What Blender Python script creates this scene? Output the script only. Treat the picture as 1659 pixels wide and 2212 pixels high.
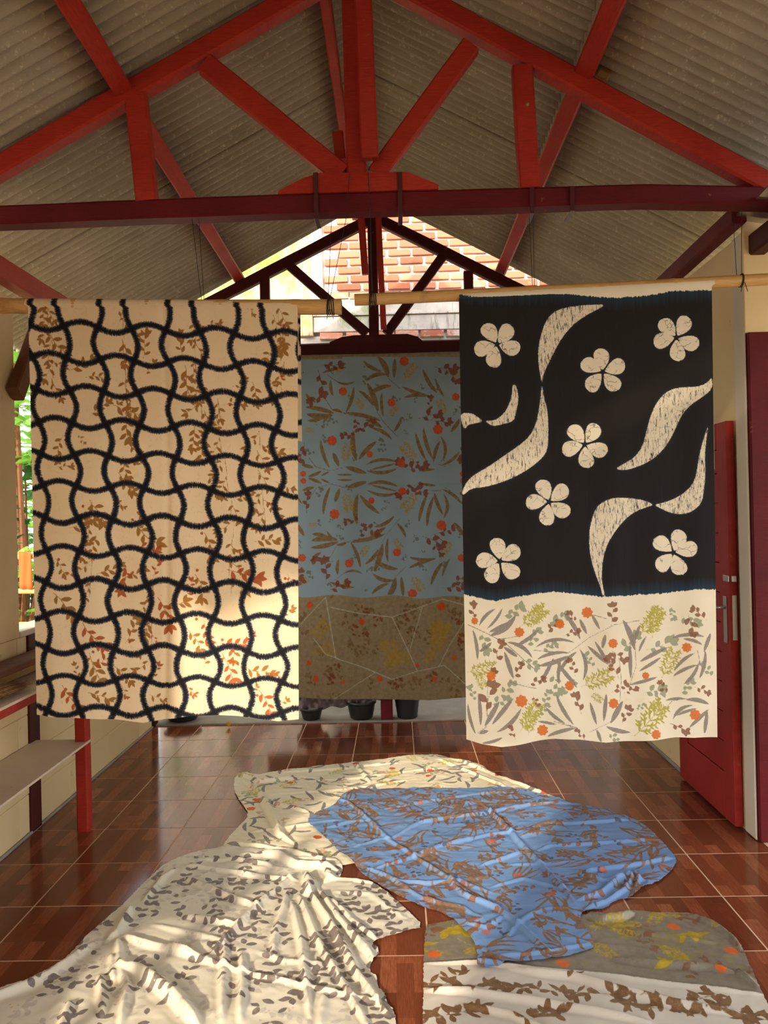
import bpy, bmesh, math, random
import numpy as np
from mathutils import Vector, Matrix
from mathutils.geometry import delaunay_2d_cdt
random.seed(7); RNG = np.random.RandomState(7)
for o in list(bpy.data.objects): bpy.data.objects.remove(o)
scene = bpy.context.scene
C = scene.collection

# ------------------------------------------------------------------ camera
FPX = 1720.0; IW, IH = 1659, 2212
CAMH = 1.57
cam_d = bpy.data.cameras.new('camera'); cam = bpy.data.objects.new('camera', cam_d); C.objects.link(cam)
cam_d.sensor_fit = 'VERTICAL'; cam_d.sensor_height = 36.0; cam_d.lens = FPX * 36.0 / IH
cam_d.clip_start = 0.05; cam_d.clip_end = 300
RC = (Matrix.Rotation(math.radians(0.916), 3, 'Z') @ Matrix.Rotation(math.radians(90.2), 3, 'X') @ Matrix.Rotation(math.radians(-1.3), 3, 'Z'))
cam.matrix_world = Matrix.Translation((0, 0, CAMH)) @ RC.to_4x4()
scene.camera = cam

# ------------------------------------------------------------------ light
SUN_HEAD = (0.38, 0.925); SUN_ELEV = math.radians(20)
w = bpy.data.worlds.new('sky'); scene.world = w; w.use_nodes = True
nt = w.node_tree; nt.nodes.clear()
sky = nt.nodes.new('ShaderNodeTexSky'); sky.sky_type = 'NISHITA'; sky.sun_disc = False
sky.sun_elevation = math.radians(32); sky.sun_rotation = math.radians(200); sky.air_density = 1.0; sky.dust_density = 3.0; sky.ozone_density = 1.0
mixs = nt.nodes.new('ShaderNodeMix'); mixs.data_type = 'RGBA'; mixs.inputs[0].default_value = 0.55
mixs.inputs[7].default_value = (6.4, 6.3, 6.0, 1)
bg = nt.nodes.new('ShaderNodeBackground'); bg.inputs[1].default_value = 0.40
wo = nt.nodes.new('ShaderNodeOutputWorld')
nt.links.new(sky.outputs[0], mixs.inputs[6]); nt.links.new(mixs.outputs[2], bg.inputs[0]); nt.links.new(bg.outputs[0], wo.inputs[0])
sun_d = bpy.data.lights.new('sun', 'SUN'); sun_d.energy = 3.1; sun_d.angle = math.radians(1.6); sun_d.color = (1.0, 0.84, 0.64)
sun = bpy.data.objects.new('sun', sun_d); C.objects.link(sun)
hd = Vector((SUN_HEAD[0], SUN_HEAD[1], 0)).normalized() * math.cos(SUN_ELEV); hd.z = -math.sin(SUN_ELEV)
sun.rotation_euler = hd.to_track_quat('-Z', 'Y').to_euler()
sun.location = (-4, -8, 6)
scene.view_settings.view_transform = 'Standard'; scene.view_settings.look = 'None'
scene.view_settings.gamma = 1.0; scene.view_settings.use_curve_mapping = False
scene.view_settings.exposure = 0.82
scene.cycles.max_bounces = 10; scene.cycles.diffuse_bounces = 6; scene.cycles.use_denoising = True

# ------------------------------------------------------------------ measuring helpers: a direction seen from the camera, met with a plane
def ray(px, py): return RC @ Vector(((px - IW / 2) / FPX, -(py - IH / 2) / FPX, -1))
def W(px, py, Y): d = ray(px, py); return Vector((0, 0, CAMH)) + d * (Y / d.y)
def F(px, py, z=0.0): d = ray(px, py); return Vector((0, 0, CAMH)) + d * ((z - CAMH) / d.z)

# ------------------------------------------------------------------ material helpers
def lin(c):
    r = [(x / 255.0) for x in c]
    return tuple((x / 12.92 if x <= 0.04045 else ((x + 0.055) / 1.055) ** 2.4) for x in r) + (1.0,)
class M:
    def __init__(s, name):
        s.m = bpy.data.materials.new(name); s.m.use_nodes = True; s.t = s.m.node_tree; s.t.nodes.clear()
        s.out = s.n('ShaderNodeOutputMaterial'); s.b = s.n('ShaderNodeBsdfPrincipled'); s.l(s.b.outputs[0], s.out.inputs[0])
        s.tc = s.n('ShaderNodeTexCoord')
    def n(s, t): return s.t.nodes.new(t)
    def l(s, a, b): s.t.links.new(a, b)
    def mapping(s, scale, src='Object', rot=(0, 0, 0)):
        mp = s.n('ShaderNodeMapping'); s.l(s.tc.outputs[src], mp.inputs[0]); mp.inputs['Scale'].default_value = scale; mp.inputs['Rotation'].default_value = rot
        return mp.outputs[0]
    def noise(s, scale, detail=4, vec=None, rough=0.55):
        n = s.n('ShaderNodeTexNoise'); n.inputs['Scale'].default_value = scale; n.inputs['Detail'].default_value = detail; n.inputs['Roughness'].default_value = rough
        s.l(vec if vec is not None else s.tc.outputs['Object'], n.inputs['Vector']); return n.outputs[0]
    def ramp(s, fac, stops):
        r = s.n('ShaderNodeValToRGB'); s.l(fac, r.inputs[0]); e = r.color_ramp.elements
        while len(e) < len(stops): e.new(0.5)
        for i, (p, c) in enumerate(stops): e[i].position = p; e[i].color = c if len(c) == 4 else tuple(c) + (1,)
        return r.outputs[0]
    def math(s, op, a, b=None, c=None):
        m = s.n('ShaderNodeMath'); m.operation = op
        for i, v in enumerate((a, b, c)):
            if v is None: continue
            if isinstance(v, (int, float)): m.inputs[i].default_value = v
            else: s.l(v, m.inputs[i])
        return m.outputs[0]
    def mix(s, fac, a, b, blend='MIX'):
        m = s.n('ShaderNodeMix'); m.data_type = 'RGBA'; m.blend_type = blend
        for i, v in ((0, fac), (6, a), (7, b)):
            if isinstance(v, (int, float)): m.inputs[i].default_value = v
            elif isinstance(v, tuple): m.inputs[i].default_value = v
            else: s.l(v, m.inputs[i])
        return m.outputs[2]
    def bump(s, h, strength=0.3, dist=0.01):
        b = s.n('ShaderNodeBump'); b.inputs['Strength'].default_value = strength; b.inputs['Distance'].default_value = dist
        s.l(h, b.inputs['Height']); s.l(b.outputs[0], s.b.inputs['Normal']); return b
    def col(s, v):
        if isinstance(v, tuple): s.b.inputs['Base Color'].default_value = v
        else: s.l(v, s.b.inputs['Base Color'])
        return s
    def rough(s, v, spec=None):
        if isinstance(v, (int, float)): s.b.inputs['Roughness'].default_value = v
        else: s.l(v, s.b.inputs['Roughness'])
        if spec is not None: s.b.inputs['Specular IOR Level'].default_value = spec
        return s

def wood_paint(name, c1, c2, rough=0.45, grain=(3, 3, 40)):
    m = M(name); g = m.noise(9, 6, m.mapping(grain)); g2 = m.noise(3.5, 5)
    c = m.ramp(g2, [(0.3, lin(c1)), (0.7, lin(c2))])
    c = m.mix(m.ramp(g, [(0.35, (0, 0, 0)), (0.75, (1, 1, 1))]), c, m.mix(0.35, c, (0.02, 0.005, 0.004, 1)))
    chips = m.ramp(m.noise(26, 5), [(0.69, (0, 0, 0)), (0.72, (1, 1, 1))])
    c = m.mix(m.math('MULTIPLY', chips, 0.5), c, lin((150, 96, 62)))
    m.col(c); m.rough(rough, 0.16); m.bump(g, 0.25, 0.004); return m.m
RED = wood_paint('red painted wood', (158, 42, 30), (178, 56, 40), 0.42)
MAROON = wood_paint('maroon painted wood', (84, 18, 24), (106, 26, 32), 0.55)
DARKM = wood_paint('dark maroon wood', (60, 16, 16), (76, 22, 20), 0.5)
RAWWOOD = wood_paint('raw wood', (150, 112, 66), (176, 138, 86), 0.7)
BROWNW = wood_paint('brown weathered wood', (104, 70, 48), (128, 88, 60), 0.7)

def plaster(name, c1, c2, scale=2.0, bump=0.12):
    m = M(name); a = m.noise(scale, 6); b = m.noise(60, 3)
    c = m.ramp(a, [(0.25, lin(c1)), (0.75, lin(c2))])
    d = m.ramp(m.noise(14, 4), [(0.70, (0, 0, 0)), (0.76, (1, 1, 1))])
    c = m.mix(m.math('MULTIPLY', d, 0.35), c, lin((120, 96, 66)))
    m.col(c); m.rough(0.75, 0.3); m.bump(b, bump, 0.003); return m.m
CREAM = plaster('cream wall paint', (206, 182, 136), (218, 196, 150))
CREAM_LIT = plaster('lit cream wall paint', (224, 200, 150), (232, 210, 162))  # lighter copy of the cream, brightness of the lit return wall put into the colour
WHITEB = plaster('white painted board', (196, 184, 164), (210, 198, 178))
CONC = plaster('grey concrete', (128, 122, 112), (156, 150, 138), 6, 0.5)
SHELFW = plaster('white shelf board', (196, 178, 156), (210, 194, 172), 3)

def roofmat():
    m = M('grey fibre cement'); s = m.noise(40, 8, m.mapping((1, 1, 1)), 0.75); big = m.noise(1.3, 5)
    st = m.noise(5, 6, m.mapping((0.5, 5, 1)))
    c = m.ramp(big, [(0.3, lin((150, 142, 124))), (0.7, lin((172, 164, 146)))])
    c = m.mix(m.ramp(s, [(0.56, (0, 0, 0)), (0.70, (1, 1, 1))]), c, lin((216, 208, 186)))
    c = m.mix(m.ramp(st, [(0.5, (0, 0, 0)), (0.75, (0.45, 0.45, 0.45))]), c, lin((122, 114, 96)))
    m.col(c); m.rough(0.85, 0.2); m.bump(s, 0.3, 0.003); return m.m
ROOF = roofmat()

def tilemat():
    m = M('wood look ceramic tile')
    oi = m.n('ShaderNodeObjectInfo')
    v = m.mapping((1, 1, 1), rot=(0, 0, math.radians(90)))
    off = m.n('ShaderNodeVectorMath'); off.operation = 'ADD'; m.l(v, off.inputs[0])
    cb = m.n('ShaderNodeCombineXYZ'); m.l(m.math('MULTIPLY', oi.outputs['Random'], 0.3), cb.inputs[0]); cb.inputs[1].default_value = 0.2; m.l(cb.outputs[0], off.inputs[1])
    br = m.n('ShaderNodeTexBrick'); m.l(off.outputs[0], br.inputs['Vector'])
    br.inputs['Color1'].default_value = (0, 0, 0, 1); br.inputs['Color2'].default_value = (1, 1, 1, 1); br.inputs['Mortar'].default_value = (0.2, 0.2, 0.2, 1)
    br.inputs['Scale'].default_value = 1; br.inputs['Mortar Size'].default_value = 0.0006; br.inputs['Brick Width'].default_value = 0.30; br.inputs['Row Height'].default_value = 0.0572
    br.offset = 0.43; br.inputs['Bias'].default_value = 0.0
    c = m.ramp(br.outputs[0], [(0.0, lin((94, 46, 28))), (0.5, lin((122, 64, 40))), (1.0, lin((154, 90, 60)))])
    g = m.noise(16, 7, m.mapping((14, 1.1, 1)), 0.7)
    c = m.mix(m.ramp(g, [(0.42, (0, 0, 0)), (0.62, (0.55, 0.55, 0.55))]), c, lin((78, 38, 22)))
    c = m.mix(0.14, c, m.mix(oi.outputs['Random'], lin((92, 42, 26)), lin((168, 98, 60))))
    m.col(c); m.rough(m.math('MULTIPLY_ADD', m.noise(7, 4), 0.12, 0.08), 0.26)
    m.bump(g, 0.03, 0.001); return m.m
TILE = tilemat()
GROUT = M('beige grout').col(lin((206, 172, 140))).rough(0.8).m

def brickmat():
    m = M('red brick'); oi = m.n('ShaderNodeObjectInfo')
    c = m.ramp(oi.outputs['Random'], [(0.0, lin((158, 92, 72))), (0.5, lin((190, 118, 92))), (1.0, lin((210, 144, 116)))])
    geo = m.n('ShaderNodeNewGeometry'); sp = m.n('ShaderNodeSeparateXYZ'); m.l(geo.outputs['Position'], sp.inputs[0])
    n = m.n('ShaderNodeTexNoise'); n.inputs['Scale'].default_value = 6; n.inputs['Detail'].default_value = 7; n.inputs['Roughness'].default_value = 0.7; m.l(geo.outputs['Position'], n.inputs[0])
    # rendered render splashes and lime bloom, denser on the lowest courses
    low = m.math('MULTIPLY_ADD', sp.outputs[2], -0.28, 1.10)
    f = m.math('ADD', n.outputs[0], low)
    c = m.mix(m.ramp(f, [(0.66, (0, 0, 0)), (0.80, (0.85, 0.85, 0.85))]), c, lin((196, 180, 170)))
    m.col(c); m.rough(0.9, 0.15); m.bump(n.outputs[0], 0.5, 0.006); return m.m
BRICK = brickmat()
MORTAR = plaster('pale mortar', (206, 196, 182), (226, 216, 204), 8, 0.6)
def mossmat(name, lo, hi, moss, thr=0.5):
    m = M(name); a = m.noise(3, 8, None, 0.7); st = m.noise(5, 5, m.mapping((6, 6, 0.7)))
    c = m.ramp(m.noise(9, 5), [(0.3, lin(lo)), (0.7, lin(hi))])
    c = m.mix(m.ramp(a, [(thr - 0.08, (0, 0, 0)), (thr + 0.06, (1, 1, 1))]), c, lin(moss))
    c = m.mix(m.ramp(st, [(0.58, (0, 0, 0)), (0.7, (0.6, 0.6, 0.6))]), c, lin((70, 84, 52)))
    m.col(c); m.rough(0.9, 0.1); m.bump(a, 0.5, 0.01); return m.m
MOSS = mossmat('mossy yellow plaster', (196, 188, 160), (196, 172, 132), (140, 150, 76), 0.50)
STAINC = mossmat('stained grey concrete', (168, 160, 154), (206, 198, 190), (140, 156, 110), 0.60)

def bamboo():
    m = M('bamboo'); g = m.noise(9, 6, m.mapping((2, 40, 40)))
    c = m.ramp(g, [(0.3, lin((186, 140, 78))), (0.7, lin((214, 172, 108)))])
    c = m.mix(m.ramp(m.noise(6, 5), [(0.6, (0, 0, 0)), (0.72, (0.7, 0.7, 0.7))]), c, lin((140, 92, 44)))
    m.col(c); m.rough(0.35); return m.m
BAMBOO = bamboo()
BLACKP = M('black plastic').col((0.018, 0.018, 0.018, 1)).rough(0.4).m
CORD = M('black cord').col((0.015, 0.013, 0.012, 1)).rough(0.8).m
IRON = M('painted iron strap').col(lin((70, 18, 20))).rough(0.35).m
def metal(name, c, r):
    m = M(name); m.col(lin(c)); m.rough(r); m.b.inputs['Metallic'].default_value = 0.9; m.bump(m.noise(60, 3), 0.1, 0.001); return m.m
STEEL = metal('brushed steel', (190, 184, 172), 0.35); FOIL = metal('silver foil', (200, 200, 200), 0.3)
ORANGE = M('orange cloth').col(lin((196, 84, 30))).rough(0.9).m
YELLOWT = M('yellow petal').col(lin((226, 160, 40))).rough(0.8).m
DOORRED = wood_paint('door red paint', (144, 36, 34), (160, 48, 42), 0.45, (3, 30, 3))
GROUND = plaster('earth yard', (120, 104, 80), (146, 130, 100), 1.2, 0.6)
STRAW = M('straw'); STRAW.col(STRAW.ramp(STRAW.noise(30, 3), [(0.3, lin((96, 62, 34))), (0.7, lin((158, 112, 66)))])).rough(0.9); STRAW = STRAW.m
def leafmat(name, a, b):
    m = M(name); oi = m.noise(2.3, 4)
    c = m.ramp(oi, [(0.3, lin(a)), (0.7, lin(b))]); m.col(c); m.rough(0.5)
    tr = m.n('ShaderNodeBsdfTranslucent'); m.l(c, tr.inputs[0]); ms = m.n('ShaderNodeMixShader'); ms.inputs[0].default_value = 0.45
    m.l(m.b.outputs[0], ms.inputs[1]); m.l(tr.outputs[0], ms.inputs[2]); m.l(ms.outputs[0], m.out.inputs[0]); return m.m
LEAF1 = leafmat('bright green leaf', (92, 158, 52), (168, 214, 96)); LEAF2 = leafmat('deep green leaf', (40, 96, 44), (86, 140, 70))

# ------------------------------------------------------------------ object helpers
def tag(o, label=None, cat=None, group=None, kind=None):
    if label: o['label'] = label
    if cat: o['category'] = cat
    if group: o['group'] = group
    if kind: o['kind'] = kind
    return o
def empty(name, loc=(0, 0, 0)):
    o = bpy.data.objects.new(name, None); C.objects.link(o); o.location = loc; o.empty_display_size = 0.1; return o
def link(name, me, mat, parent=None, smooth=False):
    if mat and not me.materials: me.materials.append(mat)
    o = bpy.data.objects.new(name, me); C.objects.link(o)
    if parent is not None:
        o.parent = parent; o.matrix_parent_inverse = parent_inv(parent)
    if smooth:
        for p in me.polygons: p.use_smooth = True
    return o
def parent_inv(p):
    m = Matrix.Translation(p.location); q = p.parent
    while q is not None: m = Matrix.Translation(q.location) @ m; q = q.parent
    return m.inverted()
def obj(name, bm, mat, parent=None, smooth=False):
    bmesh.ops.recalc_face_normals(bm, faces=bm.faces)
    me = bpy.data.meshes.new(name); bm.to_mesh(me); bm.free(); return link(name, me, mat, parent, smooth)
def box(lo, hi, bevel=0.0, bm=None):
    bm = bm or bmesh.new(); r = bmesh.ops.create_cube(bm, size=1.0)['verts']
    for v in r: v.co = Vector((lo[i] + (hi[i] - lo[i]) * (v.co[i] + 0.5) for i in range(3)))
    if bevel: bmesh.ops.bevel(bm, geom=list({e for v in r for e in v.link_edges}), offset=bevel, segments=1, affect='EDGES')
    return bm
def sweep(pts, wd, ht, side=(0, 1, 0), wob=0.0, bevel=0.12, bm=None):
    """beam with a chamfered rectangular section along pts; ht across the path and 'side', wd along 'side'"""
    bm = bm or bmesh.new(); pts = [Vector(p) for p in pts]; side = Vector(side).normalized()
    b = bevel * min(wd, ht); hw, hh = wd / 2, ht / 2
    sec = [(-hw + b, -hh), (hw - b, -hh), (hw, -hh + b), (hw, hh - b), (hw - b, hh), (-hw + b, hh), (-hw, hh - b), (-hw, -hh + b)]
    # resample
    P = []
    for i in range(len(pts) - 1):
        n = max(1, int((pts[i + 1] - pts[i]).length / 0.18)) if wob else 1
        for k in range(n): P.append(pts[i].lerp(pts[i + 1], k / n))
    P.append(pts[-1]); rings = []
    for i, p in enumerate(P):
        t = (P[min(i + 1, len(P) - 1)] - P[max(i - 1, 0)]).normalized()
        s = (side - t * side.dot(t)).normalized(); u = t.cross(s)
        k = 1 + random.uniform(-wob, wob) * 2; off = u * random.uniform(-wob, wob) * ht
        rings.append([bm.verts.new(p + off + s * a * k + u * c * k) for a, c in sec])
    for a, c in zip(rings, rings[1:]):
        for i in range(8): bm.faces.new((a[i], a[(i + 1) % 8], c[(i + 1) % 8], c[i]))
    bm.faces.new(rings[0]); bm.faces.new(rings[-1]); return bm
def tube(pts, r, n=8, bm=None, cap=True):
    bm = bm or bmesh.new(); pts = [Vector(p) for p in pts]; rings = []
    rs = r if isinstance(r, (list, tuple)) else [r] * len(pts)
    for i, p in enumerate(pts):
        t = (pts[min(i + 1, len(pts) - 1)] - pts[max(i - 1, 0)]).normalized()
        a = t.orthogonal().normalized() if i == 0 else (prev - t * prev.dot(t)).normalized(); prev = a; b = t.cross(a)
        rings.append([bm.verts.new(p + (a * math.cos(6.28318 * k / n) + b * math.sin(6.28318 * k / n)) * rs[i]) for k in range(n)])
    for a, c in zip(rings, rings[1:]):
        for i in range(n): bm.faces.new((a[i], a[(i + 1) % n], c[(i + 1) % n], c[i]))
    if cap: bm.faces.new(rings[0]); bm.faces.new(rings[-1])
    return bm
def lathe(prof, n=28, loc=(0, 0, 0), bm=None):
    bm = bm or bmesh.new(); rings = []
    for r, z in prof: rings.append([bm.verts.new((loc[0] + r * math.cos(6.28318 * k / n), loc[1] + r * math.sin(6.28318 * k / n), loc[2] + z)) for k in range(n)])
    for a, c in zip(rings, rings[1:]):
        for i in range(n): bm.faces.new((a[i], a[(i + 1) % n], c[(i + 1) % n], c[i]))
    bm.faces.new(rings[0]); return bm
def plate(poly_front, depth, bm=None):
    """flat plate: polygon of points in a Y plane, thickened towards +Y"""
    bm = bm or bmesh.new(); a = [bm.verts.new(p) for p in poly_front]; b = [bm.verts.new(Vector(p) + Vector((0, depth, 0))) for p in poly_front]
    bm.faces.new(a); bm.faces.new(b[::-1])
    for i in range(len(a)): j = (i + 1) % len(a); bm.faces.new((a[i], a[j], b[j], b[i]))
    return bm

XL, XR = -1.89, 1.66
YF, YB = -1.2, 6.04
# ------------------------------------------------------------------ floor and tiles
fl = tag(obj('floor', box((-1.95, -1.3, -0.12), (2.7, YB, -0.0010)), GROUT), kind='structure')
bt = box((-0.1970, -0.1970, -0.009), (0.1970, 0.1970, 0), 0.0008); tile_me = bpy.data.meshes.new('tile'); bmesh.ops.recalc_face_normals(bt, faces=bt.faces); bt.to_mesh(tile_me); bt.free(); tile_me.materials.append(TILE)
for r in range(18):
    cy = 6.05 - 0.2 - 0.4 * r - 0.01
    for c in range(12):
        cx = 0.0785 + 0.4 * (c - 5) + 0.2
        if cx > 1.6 and cy > 3.8: continue
        if cx > 2.6 or cy < -1.1: continue
        t = bpy.data.objects.new('tile', tile_me); C.objects.link(t); t.parent = fl
        t.location = (cx, cy, random.uniform(-0.0003, 0.0003)); t.rotation_euler = (0, 0, math.pi if random.random() < 0.5 else 0)
tag(obj('floor_ledge', box((-1.95, YB, -0.12), (1.75, 7.2, 0.012), 0.004), CONC), kind='structure')
tag(obj('ground', box((-14, -14, -0.3), (14, 16, -0.125)), GROUND), kind='structure')

# ------------------------------------------------------------------ roof
def zroof(x, y): return 4.12 - 0.02 * (y - 3.5) - 0.53 * abs(x + 0.12)
ceil = tag(empty('ceiling', (-0.12, 3, 4.1)), kind='structure')
def roof_sheet(x0, x1, y0, y1, lift):
    bm = bmesh.new(); pitch = 0.07; n = int((y1 - y0) / pitch * 8); rows = []
    for s in range(4):
        x = x0 + (x1 - x0) * s / 3
        rows.append([bm.verts.new((x, y0 + (y1 - y0) * i / n, zroof(x, y0 + (y1 - y0) * i / n) + lift + 0.019 * math.sin((y0 + (y1 - y0) * i / n) / pitch * 6.28318) + 0.020)) for i in range(n + 1)])
    for a, b in zip(rows, rows[1:]):
        for i in range(n): bm.faces.new((a[i], a[i + 1], b[i + 1], b[i]))
    o = obj('roof_sheet', bm, ROOF, ceil, True); md = o.modifiers.new('t', 'SOLIDIFY'); md.thickness = 0.006; md.offset = 1 if o.data.polygons[0].normal.z > 0 else -1
ys = [-1.25 + 0.98 * i for i in range(8)] + [6.3]
for i in range(8):
    y0, y1 = ys[i] - (0.05 if i else 0), ys[i + 1]; k = 0.0015 * (i % 2)
    roof_sheet(-0.12, -1.34, y0, y1, 0.010 + k); roof_sheet(-1.22, -2.62, y0, y1, k)
    roof_sheet(-0.12, 0.98, y0, y1, 0.010 + k); roof_sheet(0.86, 1.92, y0, y1, k)
bm = bmesh.new()
tube([(-0.12, -1.3, 4.26), (-0.12, 6.35, 4.12)], 0.07, 10, bm); obj('ridge_cap', bm, ROOF, ceil, True)

# ------------------------------------------------------------------ trusses
def member(name, a, b, wpx, Y, dep, mat, root, wob=0.012, dy=0.0):
    pa, pb = W(a[0], a[1], Y), W(b[0], b[1], Y); pa.y += dep / 2 + dy; pb.y += dep / 2 + dy
    return obj(name, sweep([pa, pb], dep, wpx * Y / FPX, (0, 1, 0), wob), mat, root)
YT = 3.5
tr = tag(empty('roof_truss', (-0.12, YT, 2.9)), 'near red roof truss with maroon tie beam crossing the whole picture', 'truss', 'roof trusses')
tie = [(-60, 464), (0, 462), (330, 449), (600, 439), (860, 432), (1143, 424), (1300, 418), (1400, 416), (1659, 421), (1730, 424)]
pts = [W(x, y, YT) + Vector((0, 0.05, 0)) for x, y in tie]
obj('tie_beam', sweep(pts, 0.10, 0.085, (0, 1, 0), 0.012), MAROON, tr)
member('rafter', (-110, 413), (776, -95), 44, YT, 0.08, RED, tr); member('rafter', (1700, 412), (776, -85), 44, YT, 0.08, RED, tr)
member('king_post', (757, -70), (770, 376), 43, YT, 0.075, RED, tr)
member('strut', (440, 132), (738, 374), 46, YT, 0.06, RED, tr); member('strut', (1018, 92), (812, 374), 42, YT, 0.06, RED, tr)
member('post', (290, 200), (314, 432), 46, YT, 0.06, RED, tr); member('post', (1129, 138), (1146, 404), 44, YT, 0.06, RED, tr)
g = [(600, 419), (602, 411), (655, 384), (692, 373), (880, 371), (948, 399), (947, 408)]
obj('gusset_plate', plate([W(x, y, YT - 0.008) for x, y in g], 0.07), RED, tr)
for x, y0, y1 in ((681, 372, 469), (863, 371, 462), (1149, 404, 458), (1236, 401, 453)):
    a, b = W(x, y0, YT - 0.02), W(x, y1, YT - 0.02); bm = box((a.x - 0.010, YT - 0.018, b.z), (a.x + 0.010, YT - 0.011, a.z), 0.001)
    box((a.x - 0.010, YT - 0.018, b.z - 0.004), (a.x + 0.010, YT + 0.11, b.z), 0.001, bm); obj('iron_strap', bm, IRON, tr)
p = W(1139, 226, YT); bm = bmesh.new(); bmesh.ops.create_uvsphere(bm, u_segments=8, v_segments=6, radius=0.009, matrix=Matrix.Translation((p.x, YT - 0.002, p.z))); obj('bolt_head', bm, RAWWOOD, tr)

YT2 = 6.15
t2 = tag(empty('roof_truss', (-0.15, YT2, 2.8)), 'far dark maroon roof truss in the open gable before the brick wall', 'truss', 'roof trusses')
member('tie_beam', (330, 765), (1340, 735), 27, YT2, 0.09, DARKM, t2)
member('rafter', (350, 704), (806, 468), 22, YT2, 0.07, DARKM, t2); member('rafter', (1290, 706), (806, 466), 22, YT2, 0.07, DARKM, t2)
member('king_post', (804, 470), (808, 726), 21, YT2, 0.06, DARKM, t2)
member('strut', (622, 570), (792, 719), 20, YT2, 0.05, DARKM, t2); member('strut', (957, 552), (834, 720), 20, YT2, 0.05, DARKM, t2)
member('post', (571, 598), (573, 755), 21, YT2, 0.05, DARKM, t2); member('post', (1012, 585), (1015, 745), 20, YT2, 0.05, DARKM, t2)
g = [(712, 747), (712, 739), (738, 728), (765, 724), (880, 721), (902, 727), (914, 737), (914, 745)]
obj('gusset_plate', plate([W(x, y, YT2 - 0.006) for x, y in g], 0.05), DARKM, t2)

# front truss behind the camera, boarded gable: unseen, added to keep the sun out above the opening
t3 = tag(empty('roof_truss', (-0.12, YF, 2.6)), 'red gable truss added unseen behind the viewer', 'truss', 'roof trusses')
for sx in (-1, 1):
    xe = -2.1 if sx < 0 else 1.85
    obj('rafter', sweep([(xe, YF + 0.1, zroof(xe, YF) - 0.15), (-0.12, YF + 0.1, zroof(-0.12, YF) - 0.15)], 0.07, 0.09), RED, t3)
obj('tie_beam', sweep([(-1.95, YF + 0.1, 2.9), (1.75, YF + 0.1, 2.9)], 0.09, 0.1), MAROON, t3)
obj('king_post', sweep([(-0.12, YF + 0.1, 2.9), (-0.12, YF + 0.1, 4.0)], 0.08, 0.08), RED, t3)

# purlins and braces
def thing_beam(name, a, b, wd, ht, side, mat, label, cat, group=None, wob=0.012):
    a, b = Vector(a), Vector(b); o = obj(name, sweep([a, b], wd, ht, side, wob), mat); return tag(o, label, cat, group)
sl = Vector((0.883, 0, 0.468)); sr = Vector((0.883, 0, -0.468))
G = 'purlins under the corrugated roof'
thing_beam('purlin', (-1.15, -1.25, 3.575), (-1.195, 6.28, 3.445), 0.085, 0.07, sl, RED, 'red purlin halfway up the left roof slope', 'beam', G)
thing_beam('purlin', (0.90, -1.25, 3.59), (0.858, 6.28, 3.455), 0.085, 0.07, sr, RED, 'red purlin halfway up the right roof slope', 'beam', G)
thing_beam('purlin', (-0.285, -1.25, 4.05), (-0.275, 6.28, 3.95), 0.05, 0.10, (1, 0, 0), RED, 'dark red ridge purlin just left of the king post', 'beam', G)
thing_beam('wall_plate', (-1.85, -1.2, 2.74), (-1.83, 6.3, 2.77), 0.09, 0.10, (1, 0, 0), RED, 'red wall plate on top of the left wall', 'beam')
thing_beam('wall_plate', (1.612, 3.70, 2.92), (1.612, 6.25, 2.875), 0.07, 0.085, (1, 0, 0), MAROON, 'maroon wall plate on top of the right wall by the door', 'beam')
thing_beam('cleat', W(1296, 175, 3.62), W(1312, 143, 3.62), 0.06, 0.06, (0, 1, 0), RAWWOOD, 'small unpainted wooden cleat by the right purlin', 'wood block')
G = 'short ridge braces beside the king posts'
thing_beam('ridge_brace', W(799, 344, 3.46) , W(783, -40, 3.36), 0.06, 0.075, (0, 1, 0), RED, 'bright red brace beside the right edge of the near king post', 'brace', G)
thing_beam('ridge_brace', W(736, 348, 3.62), W(730, 288, 3.62), 0.05, 0.05, (0, 1, 0), RED, 'short red stub left of the near king post', 'brace', G)
thing_beam('ridge_brace', W(829, 712, 6.10), W(814, 410, 5.85), 0.045, 0.075, (1, 0, 0), RED, 'red brace leaning on the far king post', 'brace', G)
thing_beam('ridge_brace', W(789, 593, 5.90), W(776, 410, 5.82), 0.05, 0.075, (1, 0, 0), RED, 'red hanging brace end left of the far king post', 'brace', G)
thing_beam('knee_brace', (-1.85, 3.86, 2.2), (-1.85, 4.2, 2.68), 0.06, 0.09, (1, 0, 0), BROWNW, 'brown diagonal knee brace by the left opening', 'brace')

# ------------------------------------------------------------------ left wall: painted blocks below, panel above
wl = tag(empty('wall_left', (XL, 3, 0)), kind='structure')
obj('wall_core', box((XL - 0.12, 0.9, -0.1), (XL - 0.006, 6.12, 0.99)), CREAM, wl)
for r in range(5):
    y = 0.9 - (0.3 if r % 2 else 0); z0 = r * 0.2
    while y < 6.1:
        a, b = max(y, 0.9), min(y + 0.6, 6.1)
        if b - a > 0.05: obj('block', box((XL - 0.05, a + 0.0015, z0 + 0.0015), (XL + random.uniform(-0.001, 0.002), b - 0.0015, z0 + 0.1985), 0.003), CREAM, wl)
        y += 0.6
obj('upper_panel', box((XL - 0.08, 0.9, 1.0), (XL + 0.002, 3.93, 2.69), 0.003), CREAM, wl)
obj('window_sill', box((XL - 0.14, 3.93, 1.0), (XL + 0.01, 6.12, 1.03), 0.004), WHITEB, wl)
def post(x0, x1, y0, y1, z0, z1, mat, label, group=None):
    return tag(obj('wall_post', box((x0, y0, z0), (x1, y1, z1), 0.004), mat), label, 'post', group)
post(XL - 0.05, XL + 0.014, 4.0, 4.11, 0.0, 1.0, DARKM, 'dark maroon post on the left block wall behind the shelf', 'posts on the left wall')
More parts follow.
